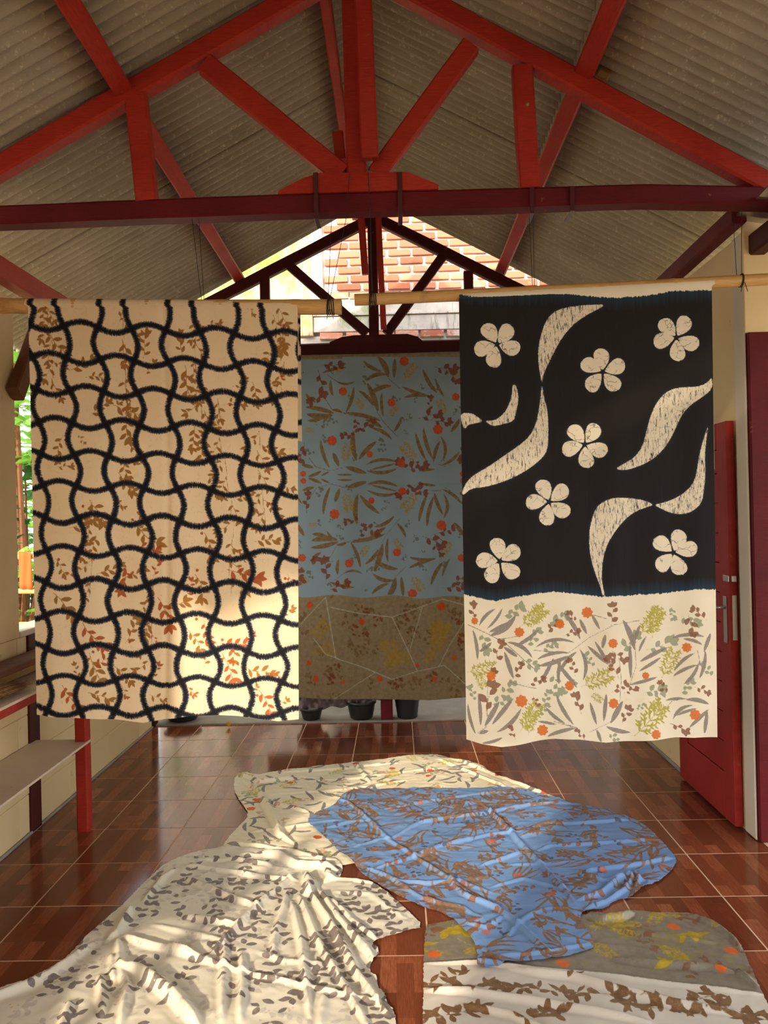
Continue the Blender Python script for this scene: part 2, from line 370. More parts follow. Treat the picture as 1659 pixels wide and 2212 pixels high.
post(XL - 0.05, XL + 0.02, 6.0, 6.10, 0.0, 2.69, DARKM, 'dark maroon corner post at the far end of the left wall', 'posts on the left wall')
# ------------------------------------------------------------------ right wall, return wall
tag(obj('wall_right', box((XR, 3.78, -0.1), (XR + 0.12, 6.12, 2.86)), CREAM), kind='structure')
bm = box((XR + 0.121, 3.781, -0.1), (2.7, 3.9, 3.05)); tag(obj('wall_front_return', bm, CREAM_LIT), kind='structure')
bm = box((XR - 0.006, 3.762, 2.385), (XR + 0.3, 3.78, 3.02), 0.003); tag(obj('trim_1', bm, CREAM_LIT), kind='structure')
bm = box((XR - 0.010, 3.77, 0.005), (XR - 0.0005, 3.88, 2.86), 0.002); tag(obj('trim_2', bm, WHITEB), kind='structure')
post(XR + 0.002, XR + 0.102, 3.745, 3.78, 0.0, 2.385, MAROON, 'tall maroon door post at the right edge of the picture')
bm = box((XR + 0.115, 3.765, 0.0), (2.6, 3.78, 2.385), 0.002); tag(obj('trim_3', bm, CREAM_LIT), kind='structure')
# concrete lip along the right wall foot
tag(obj('baseboard_right', box((XR - 0.012, 4.7, -0.002), (XR, 6.05, 0.02), 0.003), CONC), kind='structure')
tag(obj('baseboard_left', box((XL, 0.95, -0.002), (XL + 0.014, 6.0, 0.012), 0.003), CONC), kind='structure')
thing_beam('lean_to_beam', (1.72, 0.2, 2.80), (1.72, 3.77, 2.80), 0.08, 0.10, (1, 0, 0), DARKM, 'maroon beam end resting on the right wall above the door post', 'beam')
ls = bmesh.new()
N = 60; rows = []
for k in range(2):
    rows.append([ls.verts.new((1.60 + 1.5 * k, -0.5 + 4.25 * i / N, 2.925 - 0.25 * k + 0.004 * math.sin(i * 2.1))) for i in range(N + 1)])
for i in range(N): ls.faces.new((rows[0][i], rows[0][i + 1], rows[1][i + 1], rows[1][i]))
o = obj('lean_to_roof', ls, FOIL); md = o.modifiers.new('t', 'SOLIDIFY'); md.thickness = 0.01; tag(o, 'silver foil lined lean-to roof at the upper right corner', 'roof')

# ------------------------------------------------------------------ front side (behind the viewer): unseen walls added to block the sun, gap on the left lets it in
tag(obj('sun_block_wall', box((-1.40, YF - 0.1, -0.1), (1.8, YF, 3.0)), CREAM_LIT), kind='structure')  # added out of view, its left edge bounds the sun patch on the floor
gb = bmesh.new()
vs = [(-1.98, YF - 0.06, 2.36), (-1.40, YF - 0.06, 2.36), (-1.40, YF - 0.06, 2.95), (1.8, YF - 0.06, 2.95), (1.8, YF - 0.06, zroof(1.8, YF) - 0.12), (-0.12, YF - 0.06, zroof(-0.12, YF) - 0.12), (-0.5, YF - 0.06, zroof(-0.5, YF) - 0.12), (-1.98, YF - 0.06, zroof(-1.98, YF) - 0.12)]
plate(vs, 0.05, gb); tag(obj('sun_block_gable', gb, CREAM_LIT), kind='structure')  # added infill that blocks sun, slit under the roof lets a streak through

# ------------------------------------------------------------------ brick house wall behind the gable
YW = 7.2
wb = tag(empty('wall_back', (0, YW, 0)), kind='structure')
obj('mortar_bed', box((-0.66, YW + 0.012, 3.60), (2.6, YW + 0.2, 5.4)), MORTAR, wb)
obj('lower_wall', box((-2.2, YW + 0.01, -0.12), (2.6, YW + 0.2, 3.20)), STAINC, wb)
obj('plaster_band', box((-0.9, YW - 0.004, 3.235), (2.6, YW + 0.2, 3.375), 0.004), STAINC, wb)
obj('band_ledge', box((-0.75, YW - 0.02, 3.378), (2.6, YW + 0.2, 3.392), 0.002), STAINC, wb)
obj('upper_band', box((-0.66, YW + 0.000, 3.395), (2.6, YW + 0.2, 3.52), 0.004), STAINC, wb)
obj('mossy_pillar', box((-2.2, YW - 0.03, 3.20), (-0.72, YW + 0.2, 5.4), 0.004), MOSS, wb)
obj('pillar_edge', box((-0.72, YW - 0.045, 3.4), (-0.62, YW + 0.2, 5.4), 0.004), MORTAR, wb)
bk = bpy.data.meshes.new('brick'); b_ = box((-0.104, -0.02, -0.0285), (0.104, 0.02, 0.0285), 0.004)
for v in b_.verts: v.co += Vector((random.uniform(-.003, .003), 0, random.uniform(-.002, .002)))
bmesh.ops.recalc_face_normals(b_, faces=b_.faces); b_.to_mesh(bk); b_.free(); bk.materials.append(BRICK)
for r in range(14):
    for c in range(11):
        x = -0.50 + 0.228 * c + (0.114 if r % 2 else 0) + random.uniform(-.006, .006)
        if x - 0.1 > 1.85: continue
        o = bpy.data.objects.new('brick', bk); C.objects.link(o); o.parent = wb; o.matrix_parent_inverse = parent_inv(wb)
        o.location = (x, YW + 0.006 + random.uniform(-.004, .004), 3.56 + r * 0.0755 + random.uniform(-.003, .003)); o.rotation_euler = (0, random.uniform(-.02, .02), random.uniform(-.01, .01))
        o.scale = (random.uniform(0.93, 1.02), 1, random.uniform(0.94, 1.04))
for c in range(11):
    o = bpy.data.objects.new('brick', bk); C.objects.link(o); o.parent = wb; o.matrix_parent_inverse = parent_inv(wb)
    o.location = (-0.55 + 0.228 * c + random.uniform(-.008, .008), YW + 0.004, 3.198 + random.uniform(-.003, .003)); o.rotation_euler = (0, random.uniform(-.02, .02), 0)

# ------------------------------------------------------------------ post under far truss, pots
post(-0.155 , -0.065, 6.05, 6.14, 0.012, 2.66, MAROON, 'maroon post showing below the middle cloth between the black pots')
def pot(px, py, r, h, top, name, label, ribs=True):
    p = F(px, py, 0.012); r0 = r * 0.72
    root = tag(empty(name, (p.x, p.y, 0.012)), label, 'pot', 'black plastic pots on the concrete ledge')
    prof = [(r0 * 0.9, 0.0), (r0, 0.004)]
    for i in range(1, 12):
        t = i / 12; prof.append((r0 + (r - r0) * t ** top + (0.0018 if ribs and i % 2 else 0), h * t))
    prof += [(r, h)]; obj('body', lathe(prof + [(r * 0.96, h), (r * 0.94, h * 0.9), (r0 * 0.9, h * 0.15), (0.001, h * 0.12)], 30, (p.x, p.y, 0.012)), BLACKP, root, True)
    obj('rim', lathe([(r * 0.97, h - 0.012), (r * 1.07, h - 0.012), (r * 1.09, h + 0.004), (r * 0.96, h + 0.006)], 30, (p.x, p.y, 0.012)), BLACKP, root, True)
    obj('soil', lathe([(0.001, h * 0.8), (r * 0.93, h * 0.82)], 20, (p.x, p.y, 0.012)), GROUND, root)
pot(880, 1549, 0.105, 0.22, 1.0, 'plant_pot', 'black ribbed plant pot right of the maroon post')
pot(781, 1551, 0.108, 0.13, 0.6, 'plant_pot', 'round black bowl pot left of the maroon post')
pot(673, 1553, 0.085, 0.085, 0.7, 'plant_pot', 'low black pot beside the patterned cloth hem')
pot(395, 1554, 0.135, 0.075, 0.6, 'plant_pot', 'wide shallow black pot under the left hanging cloth')
PLAST = M('grey translucent plastic'); PLAST.col(lin((120, 108, 112))).rough(0.35); PLAST.b.inputs['Alpha'].default_value = 1; PLAST = PLAST.m
bm = bmesh.new(); R_ = []
for j in range(9):
    R_.append([bm.verts.new(W(640 + 195 * i / 40, 1495 + (38 - 26 * (i / 40) ** 2) * j / 8 + 3 * math.sin(i * .7), 6.10 + 0.03 * math.sin(i * 0.9 + j * 0.4) + 0.02 * math.sin(i * 2.1 - j))) for i in range(41)])
for a, b in zip(R_, R_[1:]):
    for i in range(40): bm.faces.new((a[i], a[i + 1], b[i + 1], b[i]))
o = obj('plastic_sheet', bm, PLAST, None, True); tag(o, 'crumpled grey plastic sheet hanging below the middle cloth', 'plastic sheet')

# ------------------------------------------------------------------ shelf unit
sh = tag(empty('shelf_unit', (-1.75, 3.2, 0)), 'shelf unit with red posts and white boards along the left wall', 'shelf')
for y in (4.04, 2.4, 1.0):
    obj('leg', sweep([(-1.625, y, 0.0), (-1.63, y, 1.15)], 0.06, 0.065, (1, 0, 0), 0.008), RED, sh)
for z, yb in ((0.455, 4.06), (0.835, 4.04)):
    obj('shelf_board', box((XL + 0.005, 1.0, z - 0.012), (-1.592, yb, z), 0.002), SHELFW, sh)
    if z > 0.6: obj('shelf_rail', sweep([(-1.63, 1.0, z - 0.035), (-1.63, 4.0, z - 0.035)], 0.03, 0.045, (1, 0, 0)), RED, sh)
    for y in (3.98, 2.4): obj('bracket', sweep([(-1.88, y, z - 0.035), (-1.65, y, z - 0.035)], 0.04, 0.04, (0, 1, 0)), RED, sh)
tag(obj('plank', sweep([(-1.80, 2.6, 0.91), (-1.79, 4.12, 0.915)], 0.13, 0.03, (1, 0, 0), 0.006), BROWNW), 'grey-brown plank lying on the upper shelf board', 'plank')
o = tag(obj('plank', sweep([(-1.84, 2.4, 0.865), (-1.83, 4.05, 0.865)], 0.09, 0.045, (1, 0, 0), 0.006), RAWWOOD), 'pale wooden batten under the grey-brown plank', 'plank')
br = tag(empty('broom', (-1.72, 3.3, 0.84)), 'straw broom lying on the upper shelf', 'broom')
bm = bmesh.new(); tip = Vector((-1.665, 3.52, 0.862)); base = Vector((-1.70, 3.02, 0.875))
for i in range(260):
    a = random.uniform(0, 6.28); rr = math.sqrt(random.random())
    s = base + Vector((math.cos(a) * 0.022 * rr, 0, math.sin(a) * 0.018 * rr)); L = random.uniform(0.75, 1.0)
    e = base.lerp(tip, L) + Vector((math.cos(a) * 0.055 * rr, 0, math.sin(a) * 0.022 * rr)); m_ = s.lerp(e, 0.5) + Vector((math.cos(a) * 0.02 * rr, 0, math.sin(a) * 0.008 * rr))
    tube([s, m_, e], [0.0016, 0.0014, 0.0006], 3, bm, False)
tag(obj('bristles', bm, STRAW, br), kind='stuff')
obj('handle', tube([base + Vector((0, 0.05, 0)), (-1.75, 2.2, 0.90)], 0.012, 8), BAMBOO, br, True)
obj('binding', tube([base + Vector((0, -0.01, 0)), base + Vector((0, 0.05, 0))], 0.026, 12), CORD, br, True)

# ------------------------------------------------------------------ door leaf
dr = tag(empty('door_1', (1.64, 3.9, 0)), kind='structure')
DY0, DY1, DZ = 3.905, 4.66, 1.99
xi, xo = 1.612, 1.652
obj('stile', box((xi, DY0, 0.012), (xo, DY0 + 0.12, DZ), 0.003), DOORRED, dr); obj('stile', box((xi, DY1 - 0.12, 0.012), (xo, DY1, DZ), 0.003), DOORRED, dr)
obj('rail', box((xi, DY0 + 0.12, DZ - 0.13), (xo, DY1 - 0.12, DZ), 0.003), DOORRED, dr); obj('rail', box((xi, DY0 + 0.12, 0.012), (xo, DY1 - 0.12, 0.24), 0.003), DOORRED, dr)
z = 0.24
while z < DZ - 0.14:
    z1 = min(z + 0.15, DZ - 0.13); obj('slat', box((xi + 0.008, DY0 + 0.12, z + 0.002), (xo - 0.006, DY1 - 0.12, z1 - 0.002), 0.003), DOORRED, dr); z = z1
obj('lock_plate', box((xi - 0.004, DY0 + 0.035, 0.90), (xi, DY0 + 0.075, 1.13), 0.0015), STEEL, dr)
hb = tube([(xi - 0.003, DY0 + 0.055, 1.075), (xi - 0.045, DY0 + 0.055, 1.075), (xi - 0.052, DY0 + 0.075, 1.075), (xi - 0.05, DY0 + 0.17, 1.08)], 0.008, 8); obj('handle', hb, STEEL, dr, True)
bm = box((xi - 0.008, DY0 + 0.0, 1.205), (xi, DY0 + 0.06, 1.235), 0.002); box((xi + 0.005, DY0 - 0.014, 1.205), (xi + 0.03, DY0, 1.235), 0.002, bm); obj('latch', bm, STEEL, dr)
bm = box((xi + 0.01, DY0 - 0.003, 0.92), (xi + 0.032, DY0 + 0.0, 1.14), 0.001); obj('edge_plate', bm, STEEL, dr)
for zz in (0.28, 1.0, 1.75): obj('hinge', tube([(xi - 0.006, DY1 + 0.006, zz - 0.04), (xi - 0.006, DY1 + 0.006, zz + 0.04)], 0.008, 8), STEEL, dr, True)

# ------------------------------------------------------------------ bamboo poles and cords
def pole(a, b, r, label):
    a, b = Vector(a), Vector(b); n = 24; P = []; R = []
    L = (b - a).length
    for i in range(n * 4 + 1):
        t = i / (n * 4); P.append(a.lerp(b, t) + Vector((0, 0, -0.004 * math.sin(t * math.pi)))); d = abs(((t * L + 0.18) % 0.31) - 0.155); k = max(0, 1 - abs(d - 0.155) / 0.012)
        R.append(r * (1 + 0.07 * k) * (1 + 0.01 * math.sin(i)))
    bm = tube(P, R, 20, None, False)
    root = tag(empty('bamboo_pole', tuple(a)), label, 'pole', 'bamboo poles carrying the hanging cloths'); obj('culm', bm, BAMBOO, root, True)
    for e, s in ((a, 1), (b, -1)):
        d = (b - a).normalized() * s; rb = bmesh.new(); q = d.orthogonal().normalized(); q2 = d.cross(q); rr = []
        for rad, off in ((r, 0), (r * 0.72, 0), (r * 0.68, 0.03), (0.001, 0.031)): rr.append([rb.verts.new(e + d * off + (q * math.cos(k * .524) + q2 * math.sin(k * .524)) * rad) for k in range(12)])
        for u_, v_ in zip(rr, rr[1:]):
            for k in range(12): rb.faces.new((u_[k], u_[(k + 1) % 12], v_[(k + 1) % 12], v_[k]))
        obj('cut_end', rb, RAWWOOD, root)
    return root
YL, YR = 3.32, 3.42
pole(W(-60, 660, YL), W(738, 663, YL), 0.032, 'left bamboo pole with the wavy lattice cloth over it')
pole(W(766, 648, YR), W(1700, 601, YR), 0.025, 'right bamboo pole with the black flowered cloth over it')
def cord(pts, label, r=0.0014): o = tag(obj('cord', tube(pts, r, 5), CORD), label, 'cord', 'black cords holding up the poles')
zt = lambda px: W(px, 470, YT).z
def cordpair(a, b, Yp, label, d=8):
    bm = bmesh.new()
    for s in (0, 1):
        tube([W(a + s * d * 3, 466, YT + 0.05) + Vector((0, 0, 0.0)), W(b + s * d, 655, Yp)], 0.0013, 5, bm)
    tag(obj('cord', bm, CORD), label, 'cord', 'black cords holding up the poles')
cordpair(414, 436, YL, 'pair of thin cords rising from the left pole over its cloth', 5)
cordpair(1143, 1152, YR, 'pair of thin cords above the black cloth', 3)
cord([W(755, 372, YT - 0.022), W(748, 470, YT - 0.022), W(712, 650, YL - 0.0)], 'thin cord from the king post down to the end of the left pole')
cord([W(795, 372, YT - 0.022), W(800, 465, YT - 0.022), W(803, 640, YR)], 'thin cord from the king post down to the end of the right pole', 0.0018)
cord([W(1583, 455, YT + 0.05), W(1592, 610, YR)], 'thin cord at the right end of the right pole')
cord([W(1602, 455, YT + 0.02), W(1602, 610, YR)], 'second thin cord at the right end beside the door post')
cord([W(716, 475, YT + 0.1), W(709, 645, YL)], 'faint thin cord seen against the brick wall')
def lashing(px, py, Yp, r, label, n=5, sp=0.006):
    c = W(px, py, Yp); bm = bmesh.new()
    for i in range(n):
        x = c.x + (i - (n - 1) / 2) * sp
        P = [Vector((x + 0.003 * math.sin(k * .628 + i), Yp + (r + 0.003) * math.cos(k * 0.628), c.z + (r + 0.003) * math.sin(k * 0.628))) for k in range(11)]; tube(P, 0.0022, 5, bm, False)
    for s in (-1, 1): tube([c + Vector((s * 0.004, -r, -r * 0.6)), c + Vector((s * 0.014, -r - 0.004, -r - 0.03))], 0.0016, 4, bm)
    tag(obj('lashing', bm, CORD), label, 'lashing', 'cord lashings round the poles')
lashing(714, 663, YL, 0.030, 'black cord wound round the end of the left pole')
lashing(805, 646, YR, 0.025, 'black cord wound round the left end of the right pole', 5)
lashing(1601, 606, YR, 0.025, 'black cord wound round the right pole beside the door post', 2)
cord([W(801, 470, 5.9), W(802, 560, 5.9), W(804, 640, 5.9)], 'thick black cord hanging before the far king post', 0.006)

# ------------------------------------------------------------------ print motifs, as distances evaluated on the cloth points
class Pat:
    def __init__(s, P, names):
        s.P = P; s.ch = {n: np.full(len(P), 30.0) for n in names}; s.u = 1.0
        s.gc = 60.0; mn = P.min(0)
        s.mn = mn; s.cells = None; s.build()
    def build(s):
        mn, mx = s.P.min(0), s.P.max(0); s.cell = max((mx - mn)) / 40.0
        k = np.floor((s.P - mn) / s.cell).astype(int); s.nx = int(k[:, 0].max()) + 1; s.ny = int(k[:, 1].max()) + 1
        key = k[:, 1] * s.nx + k[:, 0]; s.order = np.argsort(key, kind='stable'); s.start = np.searchsorted(key[s.order], np.arange(s.nx * s.ny + 1))
    def near(s, x0, y0, x1, y1):
        c = s.cell; i0 = max(0, int((x0 - s.mn[0]) / c)); i1 = min(s.nx - 1, int((x1 - s.mn[0]) / c)); j0 = max(0, int((y0 - s.mn[1]) / c)); j1 = min(s.ny - 1, int((y1 - s.mn[1]) / c))
        if i1 < i0 or j1 < j0 or x1 < s.mn[0] or y1 < s.mn[1]: return None
        idx = np.concatenate([s.order[s.start[j * s.nx + i0]:s.start[j * s.nx + i1 + 1]] for j in range(j0, j1 + 1)])
        return idx if len(idx) else None
    def put(s, n, idx, d): s.ch[n][idx] = np.minimum(s.ch[n][idx], d)
    def leaf(s, n, x0, y0, x1, y1, bend=0, w=5, p=0.8):
        L = math.hypot(x1 - x0, y1 - y0) + 1e-9; m = w + abs(bend) + 3 * s.u
        idx = s.near(min(x0, x1) - m, min(y0, y1) - m, max(x0, x1) + m, max(y0, y1) + m)
        if idx is None: return
        q = s.P[idx] - (x0, y0); t = (q[:, 0] * (x1 - x0) + q[:, 1] * (y1 - y0)) / L; r = (-q[:, 0] * (y1 - y0) + q[:, 1] * (x1 - x0)) / L
        tt = np.clip(t / L, 0, 1); sc = bend * 4 * tt * (1 - tt); h = w * np.sin(np.pi * tt) ** p
        s.put(n, idx, np.maximum(np.abs(r - sc) - h, np.maximum(-t, t - L)))
    def line(s, n, pts, w):
        for a, b in zip(pts, pts[1:]):
            m = w + 3 * s.u; idx = s.near(min(a[0], b[0]) - m, min(a[1], b[1]) - m, max(a[0], b[0]) + m, max(a[1], b[1]) + m)
            if idx is None: continue
            A = np.array(a, float); D = np.array(b, float) - A; q = s.P[idx] - A; t = np.clip((q @ D) / max(D @ D, 1e-9), 0, 1)
            s.put(n, idx, np.hypot(*(q - t[:, None] * D).T) - w)
    def flower(s, n, x, y, r, k=8, rot=0.3, dep=0.28):
        idx = s.near(x - r * 1.3, y - r * 1.3, x + r * 1.3, y + r * 1.3)
        if idx is None: return
        q = s.P[idx] - (x, y); th = np.arctan2(q[:, 1], q[:, 0]) + rot; rr = np.hypot(q[:, 0], q[:, 1])
        s.put(n, idx, rr - r * (1 - dep + dep * np.abs(np.cos(k * th / 2)) ** 0.7))
    def fern(s, n, x, y, ang, L, w=1.0):
        a = math.radians(ang); ca, sa = math.cos(a), -math.sin(a)
        s.line(n, [(x, y), (x + ca * L, y + sa * L)], 0.012 * L)
        for i in range(5):
            t = 0.15 + i * 0.19
            for sd in (-1, 1):
                b = a + sd * math.radians(42); l = L * (0.42 - 0.05 * abs(i - 2)) * w; bx, by = x + ca * L * t, y + sa * L * t
                cx, cy = math.cos(b), -math.sin(b); s.leaf(n, bx, by, bx + cx * l, by + cy * l, sd * l * .05, L * 0.026)
                for f in (0.4, 0.7):
                    for s2 in (-1, 1):
                        g2 = b + s2 * math.radians(40); ll = l * 0.42; s.leaf(n, bx + cx * l * f, by + cy * l * f, bx + cx * l * f + math.cos(g2) * ll, by + cy * l * f - math.sin(g2) * ll, 0, L * 0.022)
    def sprig(s, n, x, y, ang, L, k=5, lw=0.13, stem=0.02, rnd=None):
        a = math.radians(ang); rnd = rnd or random; px, py = x, y; pts = [(x, y)]
        for i in range(k):
            a += rnd.uniform(-0.25, 0.25); px += math.cos(a) * L / k; py -= math.sin(a) * L / k; pts.append((px, py))
            sd = 1 if i % 2 else -1
            for q in ((sd,) if i < k - 1 else (-1, 0, 1)):
                b = a + q * rnd.uniform(0.6, 1.0); l = L * rnd.uniform(0.3, 0.42); s.leaf(n, px, py, px + math.cos(b) * l, py - math.sin(b) * l, rnd.uniform(-.10, .10) * l, l * lw * 1.6, 1.0)
        s.line(n, pts, stem * L * 0.35)
def polysd(P, poly):
    V = np.array(poly, float); d = np.full(len(P), 1e9); ins = np.zeros(len(P), bool); n = len(V)
    for i in range(n):
        a, b = V[i], V[(i + 1) % n]; e = b - a; q = P - a; t = np.clip((q @ e) / max(e @ e, 1e-9), 0, 1); d = np.minimum(d, ((q - t[:, None] * e) ** 2).sum(1))
        c = ((a[1] > P[:, 1]) != (b[1] > P[:, 1])); 
        with np.errstate(divide='ignore', invalid='ignore'): xi_ = (b[0] - a[0]) * (P[:, 1] - a[1]) / (b[1] - a[1] + 1e-12) + a[0]
        ins ^= c & (P[:, 0] < xi_)
    d = np.sqrt(d); return np.where(ins, -d, d)
def smooth_closed(poly, n=3):
    """Chaikin rounding of a closed outline"""
    for _ in range(n - 1):
        q = []
        for i in range(len(poly)): a, b = poly[i], poly[(i + 1) % len(poly)]; q += [(a[0] * .75 + b[0] * .25, a[1] * .75 + b[1] * .25), (a[0] * .25 + b[0] * .75, a[1] * .25 + b[1] * .75)]
        poly = q
    return poly
def set_attrs(me, pat, sets):
    for an, names in sets.items():
        at = me.attributes.new(an, 'FLOAT_COLOR', 'POINT'); A = np.full((len(pat.P), 4), 30.0, np.float32)
        for i, n in enumerate(names): A[:, i] = np.clip(pat.ch[n] / pat.u, -30, 30)
        at.data.foreach_set('color', A.ravel())

# cloth material: layers of dye, each where its distance is below zero
def cloth_mat(name, base, layers, attrs, rough=0.85, trans=0.12, weave=900, sheen=0.0, fine=220, extra=None, spec=0.2):
    m = M(name); ch = {}
    for an, names in attrs.items():
        a = m.n('ShaderNodeAttribute'); a.attribute_name = an; sp = m.n('ShaderNodeSeparateColor'); m.l(a.outputs['Color'], sp.inputs[0])
        for i, n in enumerate(names): ch[n] = sp.outputs[i] if i < 3 else a.outputs['Alpha']
    nf = m.noise(fine, 3); nm = m.noise(38, 4)
    c = m.mix(m.ramp(m.noise(3.2, 5), [(0.3, (0, 0, 0)), (0.7, (1, 1, 1))]), lin(base[0]), lin(base[1]))
    if extra: c = extra(m, c, ch)
    for (n, c1, c2, soft, jit, op) in layers:
        d = m.math('ADD', ch[n], m.math('MULTIPLY_ADD', nf, jit * 2, -jit))
        f = m.n('ShaderNodeMapRange'); m.l(d, f.inputs[0]); f.inputs[1].default_value = soft; f.inputs[2].default_value = -soft; f.inputs[3].default_value = 0; f.inputs[4].default_value = 1
        tone = m.mix(m.ramp(nm, [(0.35, (0, 0, 0)), (0.65, (1, 1, 1))]), lin(c1), lin(c2))
        c = m.mix(m.math('MULTIPLY', f.outputs[0], m.math('MULTIPLY_ADD', nf, 0.35, op - 0.17)), c, tone)
    m.col(c); m.rough(rough, spec); m.b.inputs['Sheen Weight'].default_value = sheen
    m.bump(m.noise(weave, 2), 0.12, 0.0006)
    if trans:
        tr_ = m.n('ShaderNodeBsdfTranslucent'); m.l(c, tr_.inputs[0]); ms = m.n('ShaderNodeMixShader'); ms.inputs[0].default_value = trans
        m.l(m.b.outputs[0], ms.inputs[1]); m.l(tr_.outputs[0], ms.inputs[2]); m.l(ms.outputs[0], m.out.inputs[0])
    return m.m

# ------------------------------------------------------------------ hanging cloths
def hanging(name, Y, TL, TR, BL, BR, hem, rpole, backlen, backdx, step, patfn, mat, label, sets, names, fold):
    """front panel from the pole to the hem, over the pole and down the back; the print is laid out on the flat cloth"""
    wpx = TR[0] - TL[0]; hpx = BL[1] - TL[1]; nu = int(wpx / step); nv = int(hpx / step); co = []; pp = []; rows = 0
    us = np.linspace(0, 1, nu + 1)
    def put(u, v, y3, dz=0.0, px_y=None, dx=0.0):
        x = (TL[0] * (1 - u) + TR[0] * u) * (1 - v) + (BL[0] * (1 - u) + BR[0] * u) * v; yt = TL[1] * (1 - u) + TR[1] * u
        yb = BL[1] * (1 - u) + BR[1] * u + np.interp(x, [h[0] for h in hem], [h[1] for h in hem]) if hem else BL[1] * (1 - u) + BR[1] * u
        y = yt * (1 - v) + yb * v; return x, y
    nb = int(backlen / (step * 2.2))
    for j in range(nb, 0, -1):          # back flap, bottom first
        v = j / nb * backlen / hpx
        for u in us:
            x, y = put(u, v, 0); p = W(x + backdx * (0.3 + 0.7 * v), y, Y); p.y += rpole + 0.008 + 0.010 * math.sin(u * 17 + v * 3); co.append(p); pp.append((x, (y + 30) if backdx > 12 else 2 * (TL[1] * (1 - u) + TR[1] * u) - y - 20))
        rows += 1
    for k in range(9):                  # over the pole
        a = math.pi * (k / 8)
        for u in us:
            x, y = put(u, 0, 0); p = W(x, y, Y); p = Vector((p.x + (backdx * 0.3 * Y / FPX) * max(0, math.cos(a)), Y + (rpole + 0.004) * math.cos(a), p.z - (rpole) + (rpole + 0.004) * math.sin(a))); co.append(p); pp.append((x, y - 20 + 20 * k / 8 - 0.0))
        rows += 1
    for j in range(0, nv + 1):
        v = j / nv
        if v * hpx * Y / FPX < rpole: continue
        for u in us:
            x, y = put(u, v, 0); f = fold(u, v); p = W(x, y, Y - rpole - 0.004); p = Vector((p.x, p.y + f, p.z)); co.append(p); pp.append((x, y))
        rows += 1
    n1 = nu + 1; me = bpy.data.meshes.new(name); idx = np.arange(rows * n1).reshape(rows, n1)
    q = np.stack([idx[:-1, :-1], idx[1:, :-1], idx[1:, 1:], idx[:-1, 1:]], -1).reshape(-1, 4)
    me.vertices.add(len(co)); me.vertices.foreach_set('co', np.array([tuple(c) for c in co], np.float32).ravel())
    me.loops.add(q.size); me.loops.foreach_set('vertex_index', q.ravel().astype(np.int32)); me.polygons.add(len(q)); me.polygons.foreach_set('loop_start', np.arange(0, q.size, 4, dtype=np.int32)); me.polygons.foreach_set('loop_total', np.full(len(q), 4, np.int32))
    me.update(); me.validate(); me.polygons.foreach_set('use_smooth', np.ones(len(q), bool))
    pat = Pat(np.array(pp, float), names); patfn(pat); set_attrs(me, pat, sets)
    me.materials.append(mat); o = bpy.data.objects.new(name, me); C.objects.link(o); o['label'] = label; o['category'] = 'cloth'; o['group'] = 'printed cloths hanging from the roof'
    return o

